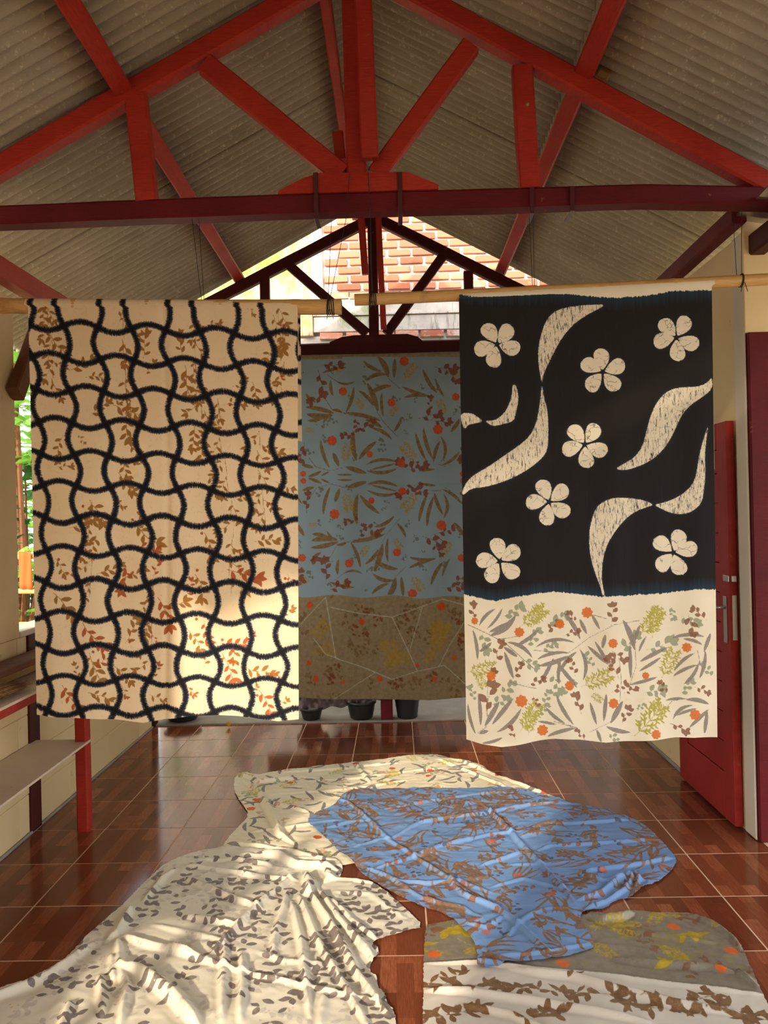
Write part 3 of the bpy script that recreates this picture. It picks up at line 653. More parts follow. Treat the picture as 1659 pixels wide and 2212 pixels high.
# ---- left cloth: dark wavy lattice with bone shaped cells, rust sprays
def pat_left(p):
    X, Yp = p.P[:, 0], p.P[:, 1]
    yt = [600, 738, 807, 877, 948, 1015, 1082, 1160, 1223, 1295, 1365, 1436, 1500, 1570]; xt = [95, 102, 110, 117, 121, 127, 130, 136, 137, 134, 134, 140, 138, 138]
    slope = np.interp(Yp, [650, 1550], [0.046, 0.010]); y2 = Yp - slope * (X - 120)
    a = (X - np.interp(Yp, yt, xt)) / np.interp(Yp, [650, 1550], [73.6, 72.2]); b = np.interp(y2, [668, 738, 807, 877, 948, 1015, 1082, 1155, 1223, 1295, 1365, 1436, 1500, 1570], np.arange(-1, 13))
    A = 0.152 ; dv = np.full(len(X), 9.); dh = np.full(len(X), 9.)
    for i in range(-2, 10):
        dv = np.minimum(dv, np.abs(a - (i + 0.5 + A * np.cos(np.pi * b) * (-1) ** i)))
    for j in range(-3, 15):
        dh = np.minimum(dh, np.abs(b - (j + 0.5 - A * np.cos(np.pi * a) * (-1) ** j)))
    crs = np.minimum(np.hypot(np.minimum(np.abs(a - np.round(a - .5) - .5), 1), np.abs(b - np.round(b - .5) - .5)) * 70, 30)
    p.ch['v'][:] = dv * 73 - 6.2 - 2.0 * np.exp(-(crs / 12) ** 2); p.ch['h'][:] = dh * 70 - 6.2 - 2.0 * np.exp(-(crs / 12) ** 2)
    r = random.Random(11)
    sp = [(92, 655, -85, 50), (104, 715, -70, 62), (258, 700, 70, 36), (440, 705, 30, 36), (535, 655, -80, 28), (590, 680, -60, 40), (610, 700, -80, 60), (270, 740, -75, 50), (310, 775, 80, 55), (395, 770, 95, 50), (420, 745, 70, 40), (585, 790, 50, 50), (110, 780, -30, 34), (150, 800, 20, 55), (185, 815, 10, 45), (235, 850, -30, 32), (310, 815, 60, 40), (400, 790, -80, 70), (415, 830, -70, 45), (500, 835, 20, 36), (545, 825, -80, 50), (600, 820, 20, 30), (195, 900, 60, 50), (245, 875, -10, 65), (270, 890, -80, 60), (280, 940, -75, 55), (440, 885, -60, 50), (485, 875, 30, 45), (440, 940, -85, 55), (135, 940, -110, 55), (165, 935, -40, 28), (265, 985, -80, 50), (420, 920, -90, 50), (560, 960, -30, 50), (120, 1010, 0, 36), (255, 1020, -60, 55), (290, 1010, 60, 35), (450, 1025, -60, 50), (595, 1040, -20, 40), (195, 1080, -50, 60), (240, 1075, -30, 35), (505, 1080, 20, 45), (570, 1080, -30, 50), (150, 1140, 20, 60), (210, 1150, -90, 50), (290, 1130, -60, 70), (290, 1180, 10, 50), (300, 1150, 80, 40), (440, 1150, -50, 60), (500, 1180, -50, 45), (550, 1170, 10, 50), (120, 1205, -40, 40), (130, 1250, 10, 34), (210, 1240, 30, 55), (270, 1220, -80, 60), (265, 1250, 20, 50), (330, 1250, 70, 40), (420, 1240, -50, 60), (490, 1230, -20, 70), (520, 1210, 10, 30), (620, 1240, -50, 34), (115, 1280, -40, 70), (340, 1290, -60, 70), (345, 1320, 10, 60), (400, 1290, 50, 40), (320, 1320, -80, 50), (440, 1340, -80, 50), (590, 1330, 30, 45), (180, 1345, -60, 70), (270, 1390, 60, 60), (325, 1365, -60, 30), (405, 1360, -50, 55), (470, 1390, 10, 60), (500, 1380, -80, 50), (520, 1400, 30, 40), (195, 1410, -70, 65), (200, 1440, 20, 45), (245, 1440, -20, 50), (330, 1470, 70, 36), (440, 1440, 60, 46), (480, 1410, -60, 65), (530, 1440, -20, 60), (575, 1450, -20, 40), (170, 1470, 90, 36), (135, 1480, -60, 60), (190, 1495, -20, 50), (260, 1480, -70, 30), (320, 1500, -20, 38), (400, 1470, -60, 38), (530, 1500, 30, 32), (560, 1490, -40, 60), (590, 1530, 40, 34)]
    for i, (x, y, an, L) in enumerate(sp):
        p.sprig('leaf' if (y < 1180 or i % 2) else 'rust', x, y, an, L * 0.92, 4 if L < 45 else 6, 0.125, 0.04, r)
        if i % 3 == 0: p.flower('rust', x + r.uniform(-18, 18), y + r.uniform(-14, 14), 3.6, 4)
    for x0, y0, dx in ((100, 650, 12), (265, 690, 14), (420, 690, 10), (600, 655, 6), (470, 860, 30), (200, 1080, -10), (330, 1250, 0), (500, 1080, -6), (560, 930, 14)):
        y = y0
        for k in range(5): p.sprig('leaf', x0, y, -90 + r.uniform(-35, 35), 44, 4, 0.11, 0.04, r); p.line('leaf', [(x0, y), (x0 + dx * .2, y + 40)], 0.7); x0 += dx * .2 + r.uniform(-8, 8); y += 42
    p.ch['tip'][:] = 30
def left_extra(m, c, ch):
    tv = m.noise(1, 2, m.mapping((60, 60, 900)), 0.6); th = m.noise(1, 2, m.mapping((900, 60, 60)), 0.6)
    out = []; inn = []
    for n, tx in (('v', tv), ('h', th)):
        d = m.math('ADD', ch[n], m.math('MULTIPLY_ADD', m.math('POWER', tx, 3.0), 19.0, -3.0)); f = m.n('ShaderNodeMapRange'); m.l(d, f.inputs[0]); f.inputs[1].default_value = 0.7; f.inputs[2].default_value = -0.7; f.inputs[3].default_value = 0; f.inputs[4].default_value = 1; out.append(f.outputs[0])
        g = m.n('ShaderNodeMapRange'); m.l(d, g.inputs[0]); g.inputs[1].default_value = -1.5; g.inputs[2].default_value = -5.5; g.inputs[3].default_value = 0; g.inputs[4].default_value = 1; inn.append(g.outputs[0])
    return c, m.math('MAXIMUM', out[0], out[1]), m.math('MAXIMUM', inn[0], inn[1])
mL = None
def make_left_mat():
    m = M('indigo lattice print'); a = m.n('ShaderNodeAttribute'); a.attribute_name = 'pa'; sp = m.n('ShaderNodeSeparateColor'); m.l(a.outputs['Color'], sp.inputs[0])
    ch = {'v': sp.outputs[0], 'h': sp.outputs[1], 'leaf': sp.outputs[2], 'rust': a.outputs['Alpha']}
    c = m.mix(m.ramp(m.noise(3.2, 5), [(0.3, (0, 0, 0)), (0.7, (1, 1, 1))]), lin((228, 204, 164)), lin((236, 214, 178)))
    ring = m.noise(16, 3); c = m.mix(m.ramp(ring, [(0.490, (0, 0, 0)), (0.5, (0.22, 0.22, 0.22)), (0.51, (0, 0, 0))]), c, lin((190, 150, 100)))
    nf = m.noise(200, 3)
    for n, c1, c2 in (('leaf', (140, 92, 30), (160, 110, 44)), ('rust', (160, 70, 30), (176, 92, 42))):
        d = m.math('ADD', ch[n], m.math('MULTIPLY_ADD', nf, 1.6, -0.8)); f = m.n('ShaderNodeMapRange'); m.l(d, f.inputs[0]); f.inputs[1].default_value = 0.6; f.inputs[2].default_value = -0.6; f.inputs[3].default_value = 0; f.inputs[4].default_value = 0.95
        c = m.mix(f.outputs[0], c, m.mix(nf, lin(c1), lin(c2)))
    c, f, tv = left_extra(m, c, ch)
    c = m.mix(f, c, m.mix(tv, lin((40, 52, 68)), lin((22, 19, 22))))
    m.col(c); m.rough(0.85, 0.2); m.bump(m.noise(900, 2), 0.12, 0.0006)
    tr_ = m.n('ShaderNodeBsdfTranslucent'); m.l(c, tr_.inputs[0]); ms = m.n('ShaderNodeMixShader'); ms.inputs[0].default_value = 0.15
    m.l(m.b.outputs[0], ms.inputs[1]); m.l(tr_.outputs[0], ms.inputs[2]); m.l(ms.outputs[0], m.out.inputs[0]); return m.m
hemL = [(60, -3), (110, 4), (200, 6), (250, 9), (310, 15), (360, 5), (400, 0), (470, -4), (545, 0), (600, 9), (646, 4)]
foldL = lambda u, v: v * (0.006 * math.sin(u * 19 + 1.2) + 0.004 * math.sin(u * 41 + v * 2)) + 0.003 * math.sin(u * 9 + v * 5) + 0.010 * math.exp(-((u - 0.50 - 0.01 * math.sin(v * 4)) / 0.012) ** 2) * (0.4 + 0.6 * v) + 0.004 * v * math.exp(-((u - 0.77) / 0.02) ** 2)
hanging('hanging_cloth', YL, (60, 647), (643, 651), (78, 1545), (645, 1550), hemL, 0.030, 300, 13, 2.3, pat_left, make_left_mat(), 'cream cloth with black wavy lattice and rust leaf prints, hung on the left', {'pa': ['v', 'h', 'leaf', 'rust']}, ['v', 'h', 'leaf', 'rust', 'tip'], foldL)

# ---- right cloth: near black field with white ribbons and flowers, printed border below
RO = (980, 600); RS = 2.86
def rc(pts): return [(RO[0] + x / RS, RO[1] + y / RS) for x, y in pts]
RIB = [[(945, 166), (850, 168), (740, 176), (640, 198), (590, 238), (560, 290), (535, 370), (522, 450), (524, 530), (535, 600), (546, 655), (552, 600), (577, 545), (610, 480), (650, 400), (700, 330), (760, 270), (840, 220)],
       [(546, 655), (556, 740), (575, 800), (584, 880), (584, 980), (580, 1060), (550, 1110), (480, 1170), (380, 1230), (280, 1270), (180, 1295), (110, 1300), (55, 1348), (52, 1320), (85, 1255), (130, 1215), (220, 1165), (310, 1100), (400, 1040), (470, 980), (510, 900), (530, 800), (538, 720)],
       [(42, 836), (110, 835), (150, 860), (182, 887), (130, 900), (92, 905), (68, 937), (48, 890)],
       [(190, 880), (250, 885), (310, 842), (345, 780), (362, 720), (362, 670), (378, 655), (396, 700), (400, 760), (385, 830), (372, 886), (300, 905), (240, 918)],
       [(1600, 612), (1560, 655), (1500, 675), (1420, 675), (1360, 685), (1310, 710), (1270, 750), (1235, 810), (1210, 880), (1190, 960), (1170, 1040), (1120, 1110), (1050, 1150), (995, 1182), (1060, 1190), (1130, 1170), (1200, 1140), (1270, 1090), (1320, 1030), (1360, 960), (1390, 890), (1415, 840), (1470, 780), (1540, 735), (1598, 685)],
       [(1574, 905), (1545, 990), (1520, 1080), (1505, 1170), (1490, 1250), (1450, 1310), (1380, 1360), (1300, 1390), (1238, 1402), (1290, 1430), (1350, 1455), (1420, 1462), (1480, 1440), (1530, 1390), (1547, 1300), (1553, 1200), (1550, 1100), (1558, 1010)],
       [(1238, 1402), (1180, 1375), (1100, 1362), (1000, 1358), (930, 1378), (880, 1420), (855, 1490), (840, 1560), (838, 1650), (850, 1740), (880, 1840), (905, 1900), (920, 1965), (934, 1965), (915, 1880), (915, 1800), (925, 1720), (950, 1640), (1000, 1560), (1060, 1490), (1130, 1440), (1200, 1415)]]
FLW = [(268, 410, (55, 124, -161, -99, -11)), (920, 583, (98, 24, -46, -127, 156)), (1378, 368, (64, 135, -164, -83, -19)), (810, 1030, (60, 131, -161, -82, -18)), (590, 1385, (115, 43, -31, -96, -177)), (285, 1752, (101, 38, -38, -117, 179)), (1360, 1698, (74, 16, -67, -130, 146))]
PO = (990, 1260); PS = 2.911
LONG = [(130,270,235,160,-15,12),(175,290,280,150,12,10),(200,330,360,200,20,22),(190,310,350,235,0,14),(90,290,120,490,-10,12),(130,430,210,370,5,14),(305,370,465,470,-25,14),(350,395,510,285,10,14),(285,400,370,460,0,14),(290,430,345,600,0,16),(480,405,735,375,-35,12),(490,480,690,435,-15,12),(500,520,695,455,10,16),(600,470,505,640,-5,14),(660,180,770,355,-10,16),(765,225,810,320,0,14),(840,195,890,290,0,12),(620,500,750,660,0,14),(750,430,640,560,15,14),(765,415,785,620,-30,13),(815,395,940,510,0,14),(925,320,905,410,0,14),(860,365,945,510,0,12),(645,480,635,640,10,12),(1035,230,1110,420,-10,20),(1145,260,1090,400,0,14),(1080,385,1085,600,0,14),(1185,330,1135,435,5,9),(1320,405,1140,495,5,15),(1280,465,1135,555,0,12),(1340,350,1545,335,-20,13),(1410,350,1530,385,-10,12),(1585,310,1540,430,0,14),(1485,435,1355,560,15,12),(1500,510,1350,590,10,12),(1550,420,1510,600,-12,14),(1510,490,1415,635,-15,12),(1255,590,1080,640,0,12),(1430,730,1575,760,-12,16),(1475,765,1350,860,25,12),(1500,785,1370,835,5,10),(1575,790,1450,910,0,14),(1565,800,1550,950,0,14),(125,690,140,900,-5,13),(60,755,110,950,10,11),(345,720,210,890,0,16),(395,780,240,935,-20,15),(260,740,165,900,0,18),(130,945,190,925,0,12),(145,1005,280,965,8,11),(615,700,725,890,10,14),(550,780,670,880,10,13),(500,870,620,890,0,10),(740,910,560,970,10,14),(830,750,870,890,0,13),(930,690,915,870,0,14),(1035,740,960,880,0,20),(930,900,1085,940,10,16),(870,920,900,1000,0,12),(1300,740,1430,725,-6,9)]
FLO = [(103,237,22),(382,305,30),(640,258,27),(812,185,34),(972,378,29),(1435,403,29),(207,583,29),(700,645,29),(395,738,37),(975,755,31),(1178,580,22),(1488,827,33),(532,928,34),(1240,947,29)]
FER = [(385,270,35,180),(470,280,75,130),(1140,330,50,190),(1220,340,80,170),(50,560,10,170),(1280,600,65,180),(775,655,25,185),(830,690,-35,80),(1190,740,-30,110),(1110,960,48,240),(385,930,55,190),(440,960,80,140),(110,560,-60,100)]
BRN = [(100,240,95,90),(230,500,80,110),(560,330,60,90),(660,330,20,80),(750,250,140,70),(960,270,70,110),(740,590,100,90),(960,420,-30,90),(1010,600,110,120),(960,690,40,90),(1040,690,10,70),(1440,190,-85,110),(1560,230,150,90),(1330,700,130,80),(1480,650,0,80),(340,600,40,90),(170,660,60,100),(430,640,20,90),(470,700,-90,60),(780,830,110,110),(1030,900,70,100),(360,980,130,70),(800,990,130,70),(1330,880,-10,100),(180,840,85,170),(930,540,60,80)]
GRN = [(270,220,40,130),(550,260,35,130),(150,300,-90,120),(420,400,50,120),(390,460,-50,110),(520,420,20,90),(1030,450,70,140),(1340,140,-60,80),(1180,420,10,160),(590,560,-80,130),(650,720,70,110),(250,720,30,120),(200,770,20,110),(540,790,85,100),(500,830,40,80),(850,540,95,90),(1160,690,10,120),(1240,760,60,110),(1390,700,40,100),(1110,790,20,60),(1590,600,95,100),(940,940,-30,90),(90,750,100,90),(1400,200,-40,110)]
STM = [[(60,260),(190,320),(300,380),(400,470),(480,540)],[(470,420),(690,440),(750,400),(830,340),(980,260),(1140,235)],[(850,200),(930,222)],[(1110,380),(1120,520),(1080,640)],[(1010,470),(1025,600),(1015,740)],[(320,620),(440,650),(490,660)],[(120,940),(180,900)],[(690,890),(750,910),(600,870)],[(820,940),(960,870)],[(1330,880),(1380,900)],[(1260,830),(1350,740),(1430,725)],[(1500,420),(1520,520)],[(185,640),(180,830)],[(250,355),(380,330)]]
def border_prints(p, O, S, sc=1.0, names=('long', 'flower', 'fern', 'brown', 'green')):
    q = lambda x, y: (O[0] + x / S, O[1] + y / S)
    r = random.Random(5)
    for x0, y0, x1, y1, b, w_ in LONG: a, c = q(x0, y0), q(x1, y1); p.leaf(names[0], a[0], a[1], c[0], c[1], b / S, w_ * 0.90 / S * sc, 0.65)
    for x, y, rr in FLO: a = q(x, y); p.flower(names[1], a[0], a[1], rr * 1.08 / S * sc, 8, r.random())
    for x, y, an, L in FER: a = q(x, y); p.fern(names[2], a[0], a[1], an, L * 1.0 / S, 1.0)
    for x, y, an, L in BRN: a = q(x, y); p.sprig(names[3], a[0], a[1], an, L * 1.1 / S, 4, 0.19, 0.04, r)
    for x, y, an, L in GRN: a = q(x, y); p.sprig(names[4], a[0], a[1], an, L / S, 5, 0.19, 0.02, r)
    for s_ in STM: p.line(names[0], [q(*v) for v in s_], 0.9)
def pat_right(p):
    X, Yp = p.P[:, 0], p.P[:, 1]
    top = np.interp((X - RO[0]) * RS, [35, 200, 600, 850, 1000, 1200, 1350, 1600], [86, 98, 92, 116, 126, 110, 82, 76]) / RS + RO[1]
    bot = np.interp((X - PO[0]) * PS, [40, 130, 230, 400, 600, 900, 1100, 1300, 1500, 1620], [72, 92, 115, 77, 52, 84, 76, 62, 38, 38]) / PS + PO[1]
    p.ch['dark'][:] = np.clip(np.maximum(top - Yp, Yp - bot), -30, 30)
    idx = np.where((Yp > 640) & (Yp < 1300))[0]; d = np.full(len(idx), 30.)
    for poly in RIB: d = np.minimum(d, polysd(p.P[idx], rc(smooth_closed(poly, 2))))
    p.put('white', idx, d)
    for cx, cy, an in FLW:
        x, y = RO[0] + cx / RS, RO[1] + cy / RS
        for k, a_ in enumerate(an):
            a = math.radians(a_); i2 = p.near(x - 60, y - 60, x + 60, y + 60); q = p.P[i2] - (x, y); t = q[:, 0] * math.cos(a) - q[:, 1] * math.sin(a); s = q[:, 0] * math.sin(a) + q[:, 1] * math.cos(a)
            s = s - 2.2 * np.sin(t / 52 * math.pi) * 1.0; tt = np.clip((t - 4) / 47.5, 0, 1); h = np.where(tt > 0.66, 17.4 * np.sqrt(np.clip(1 - ((tt - 0.66) / 0.34) ** 2, 0, 1)), 17.4 * np.sin(np.clip(tt / 0.66, 0, 1) * math.pi / 2) ** 0.85)
            p.put('white', i2, np.maximum(np.abs(s) - h + 0.8, np.maximum(4 - t, t - 51.5)))
    border_prints(p, PO, PS)
def make_right_mat():
    m = M('black indigo print with flowers'); ch = {}
    for an, names in (('pa', ('dark', 'white', 'long', 'flower')), ('pb', ('fern', 'brown', 'green', 'x'))):
        a = m.n('ShaderNodeAttribute'); a.attribute_name = an; sp = m.n('ShaderNodeSeparateColor'); m.l(a.outputs['Color'], sp.inputs[0])
        for i, n in enumerate(names): ch[n] = sp.outputs[i] if i < 3 else a.outputs['Alpha']
    cream = m.mix(m.ramp(m.noise(3.0, 5), [(0.3, (0, 0, 0)), (0.7, (1, 1, 1))]), lin((226, 214, 186)), lin((236, 226, 202)))
    cream = m.mix(m.ramp(m.noise(9, 4), [(0.62, (0, 0, 0)), (0.75, (0.35, 0.35, 0.35))]), cream, lin((222, 192, 120)))
    nf = m.noise(170, 3); c = cream
    vein = m.noise(420, 2)
    for n, c1, c2, op in (('green', (138, 148, 112), (150, 156, 130), .9), ('long', (120, 108, 100), (158, 148, 136), .95), ('fern', (160, 152, 40), (180, 170, 66), .95), ('brown', (122, 70, 44), (140, 98, 66), .9), ('flower', (206, 98, 34), (218, 122, 44), .95)):
        d = m.math('ADD', ch[n], m.math('MULTIPLY_ADD', nf, 2.0, -1.0)); f = m.n('ShaderNodeMapRange'); m.l(d, f.inputs[0]); f.inputs[1].default_value = 0.5; f.inputs[2].default_value = -0.5; f.inputs[3].default_value = 0; f.inputs[4].default_value = op
        c = m.mix(f.outputs[0], c, m.mix(m.ramp(vein, [(0.4, (0, 0, 0)), (0.6, (1, 1, 1))]), lin(c1), lin(c2)))
    # dyed field, teal where the dye thins out along its edges, in upright streaks
    st = m.noise(1, 3, m.mapping((150, 60, 7)), 0.6)
    dd = m.math('ADD', ch['dark'], m.math('MULTIPLY_ADD', st, 10.0, -5.0)); f = m.n('ShaderNodeMapRange'); m.l(dd, f.inputs[0]); f.inputs[1].default_value = 0.8; f.inputs[2].default_value = -0.8; f.inputs[3].default_value = 0; f.inputs[4].default_value = 1
    g = m.n('ShaderNodeMapRange'); m.l(m.math('ADD', ch['dark'], m.math('MULTIPLY_ADD', st, 40.0, -20.0)), g.inputs[0]); g.inputs[1].default_value = -26; g.inputs[2].default_value = 0; g.inputs[3].default_value = 0; g.inputs[4].default_value = 0.8
    dk = m.mix(m.noise(2.2, 4), lin((17, 13, 12)), lin((26, 19, 17))); dk = m.mix(g.outputs[0], dk, lin((26, 56, 76)))
    # halo of thin blue dye round the motifs
    hz = m.n('ShaderNodeMapRange'); m.l(m.math('ADD', ch['white'], m.math('MULTIPLY_ADD', st, 14, -7)), hz.inputs[0]); hz.inputs[1].default_value = 6; hz.inputs[2].default_value = 0; hz.inputs[3].default_value = 0; hz.inputs[4].default_value = 0.45
    dk = m.mix(hz.outputs[0], dk, lin((26, 46, 66)))
    c = m.mix(f.outputs[0], c, dk)
    # white resist areas with fine dark stitch marks and cracks
    wv = m.n('ShaderNodeTexVoronoi'); wv.feature = 'DISTANCE_TO_EDGE'; wv.inputs['Scale'].default_value = 17; wd = m.n('ShaderNodeVectorMath'); wd.operation = 'ADD'; m.l(m.mapping((1.0, 1, 1.5)), wd.inputs[0])
    nn = m.n('ShaderNodeTexNoise'); nn.inputs['Scale'].default_value = 30; m.l(m.tc.outputs['Object'], nn.inputs[0]); sc_ = m.n('ShaderNodeVectorMath'); sc_.operation = 'SCALE'; m.l(nn.outputs['Color'], sc_.inputs[0]); sc_.inputs[3].default_value = 0.05; m.l(sc_.outputs[0], wd.inputs[1]); m.l(wd.outputs[0], wv.inputs['Vector'])
    crack = m.ramp(wv.outputs['Distance'], [(0.0, (0.85, 0.85, 0.85)), (0.035, (0, 0, 0))]); crack = m.mix(m.ramp(m.noise(34, 3), [(0.42, (0, 0, 0)), (0.55, (1, 1, 1))]), (0, 0, 0, 1), crack)
    ribm = m.noise(1, 4, m.mapping((170, 60, 30), rot=(0, math.radians(24), 0)), 0.75); rb = m.ramp(ribm, [(0.53, (0, 0, 0)), (0.62, (0.9, 0.9, 0.9))])
    isrib = m.n('ShaderNodeMapRange'); m.l(ch['x'], isrib.inputs[0]); isrib.inputs[1].default_value = 0.5; isrib.inputs[2].default_value = -0.5
    mk = m.mix(isrib.outputs[0], crack, m.mix(0.5, rb, crack, 'ADD'))
    wc = m.mix(mk, m.mix(m.noise(12, 3), lin((222, 210, 182)), lin((234, 224, 200))), lin((40, 44, 52)))
    teeth = m.noise(1, 2, m.mapping((420, 60, 420)), 0.7)
    dw = m.math('ADD', ch['white'], m.math('MULTIPLY_ADD', teeth, 5.0, -2.5)); fw = m.n('ShaderNodeMapRange'); m.l(dw, fw.inputs[0]); fw.inputs[1].default_value = 0.5; fw.inputs[2].default_value = -0.5; fw.inputs[3].default_value = 0; fw.inputs[4].default_value = 1
    c = m.mix(fw.outputs[0], c, wc)
    m.col(c); m.rough(0.8, 0.25); m.b.inputs['Sheen Weight'].default_value = 0.25; m.bump(m.noise(900, 2), 0.12, 0.0006)
    tr_ = m.n('ShaderNodeBsdfTranslucent'); m.l(c, tr_.inputs[0]); ms = m.n('ShaderNodeMixShader'); ms.inputs[0].default_value = 0.1
    m.l(m.b.outputs[0], ms.inputs[1]); m.l(tr_.outputs[0], ms.inputs[2]); m.l(ms.outputs[0], m.out.inputs[0]); return m.m
def pat_right_all(p):
    pat_right(p)
    X, Yp = p.P[:, 0], p.P[:, 1]
    idx = np.where((Yp > 640) & (Yp < 1300))[0]; d = np.full(len(idx), 30.)
    for poly in RIB: d = np.minimum(d, polysd(p.P[idx], rc(poly)))
    p.put('x', idx, d)
hemR = [(1005, 0), (1040, 9), (1082, 15), (1140, 8), (1200, 0), (1250, 1), (1310, 9), (1370, 6), (1420, 2), (1460, -2), (1500, 0), (1548, -2)]
foldR = lambda u, v: v * (0.005 * math.sin(u * 17 + 0.6) + 0.004 * math.sin(u * 37 + v * 3)) + 0.003 * math.sin(u * 8 + v * 4) + (0.012 * math.sin(u * 20 + 2) * max(0, (v - 0.9) * 10))
hanging('hanging_cloth', YR, (991, 634), (1538, 604), (1008, 1598), (1549, 1594), hemR, 0.026, 400, 11, 2.3, pat_right_all, make_right_mat(), 'black cloth with white flowers and ribbons above a leaf printed cream border', {'pa': ['dark', 'white', 'long', 'flower'], 'pb': ['fern', 'brown', 'green', 'x']}, ['dark', 'white', 'long', 'flower', 'fern', 'brown', 'green', 'x'], foldR)

# ---- middle cloth: grey blue with mirrored leaf print, brown border
BO = (640, 750); BS = 4.021
BL_ = [(705,80,800,265,-20,25),(580,115,740,210,15,16),(600,300,790,240,-30,18),(855,95,850,270,0,17),(220,225,440,175,-10,14),(300,280,320,425,10,15),(340,290,520,290,30,10),(500,340,430,570,-15,15),(540,375,670,510,-15,16),(615,310,710,560,-10,24),(640,410,830,335,-20,20),(745,390,760,610,12,14),(1100,190,1225,400,15,17),(1205,265,1285,430,10,13),(915,340,1170,430,10,16),(930,440,1170,430,-20,16),(80,400,170,480,10,15),(80,520,330,575,-10,20),(90,580,320,590,15,25),(100,640,250,600,10,18),(310,545,400,570,-8,14),(430,570,740,640,-10,18),(600,630,745,700,-10,18),(230,670,300,590,-10,10),(915,605,845,735,-10,14),(645,700,830,800,-20,16),(500,720,525,990,20,22),(700,815,540,980,10,20),(210,800,290,1050,15,16),(320,915,370,1035,0,20),(600,1025,880,1000,-35,14),(430,1040,610,1095,0,22),(610,1070,880,1050,30,16),(640,1065,870,1010,0,10),(45,1020,150,1045,0,16),(100,1125,220,1075,5,14),(210,1120,290,1080,0,9),(345,1108,500,1108,0,9),(1035,740,1130,990,10,16),(1105,700,1185,970,15,17),(1190,1000,1250,810,-10,16),(1250,770,1270,990,-35,15),(1260,1025,1420,900,20,14),(1060,1075,1210,1060,0,12),(1340,740,1420,620,5,18)]
BF = [(937,122,40),(405,385,36),(828,480,35),(1385,432,34),(310,812,42),(1230,715,42),(638,930,28),(912,1010,35),(60,1100,25)]
BBR = [(200,150,0,130),(190,200,-80,150),(270,400,-170,120),(500,600,-70,90),(520,720,10,120),(540,760,190,100),(1200,170,-10,130),(1290,170,-60,120),(1060,620,20,140),(1150,560,80,90),(1180,640,-10,110),(70,820,-90,120),(960,1060,10,120),(1040,1070,160,130),(1000,960,-60,90)]
BFE = [(930,280,50,150),(340,250,55,90),(600,550,130,110),(800,610,50,110),(410,1010,75,160),(1050,1000,130,180),(1310,590,120,130),(1350,280,40,90),(60,720,0,80)]
BSM = [(280,180),(570,170),(590,350),(300,640),(380,660),(1080,300),(1150,350),(920,470),(960,560),(980,640),(180,690),(475,480),(1010,490),(970,770),(170,940),(480,1000),(1310,970),(780,880),(800,900),(1390,500),(85,230),(240,740),(680,310),(690,705),(1350,600)]
BST = [[(240,430),(310,540),(430,575)],[(270,240),(370,310),(430,325)],[(700,560),(760,650),(880,780)],[(800,270),(900,360)],[(110,960),(170,1040),(300,1075),(420,1040)],[(1100,1020),(1230,1015),(1300,1040)],[(1160,640),(1270,550)],[(420,580),(560,605)],[(610,440),(700,330)]]
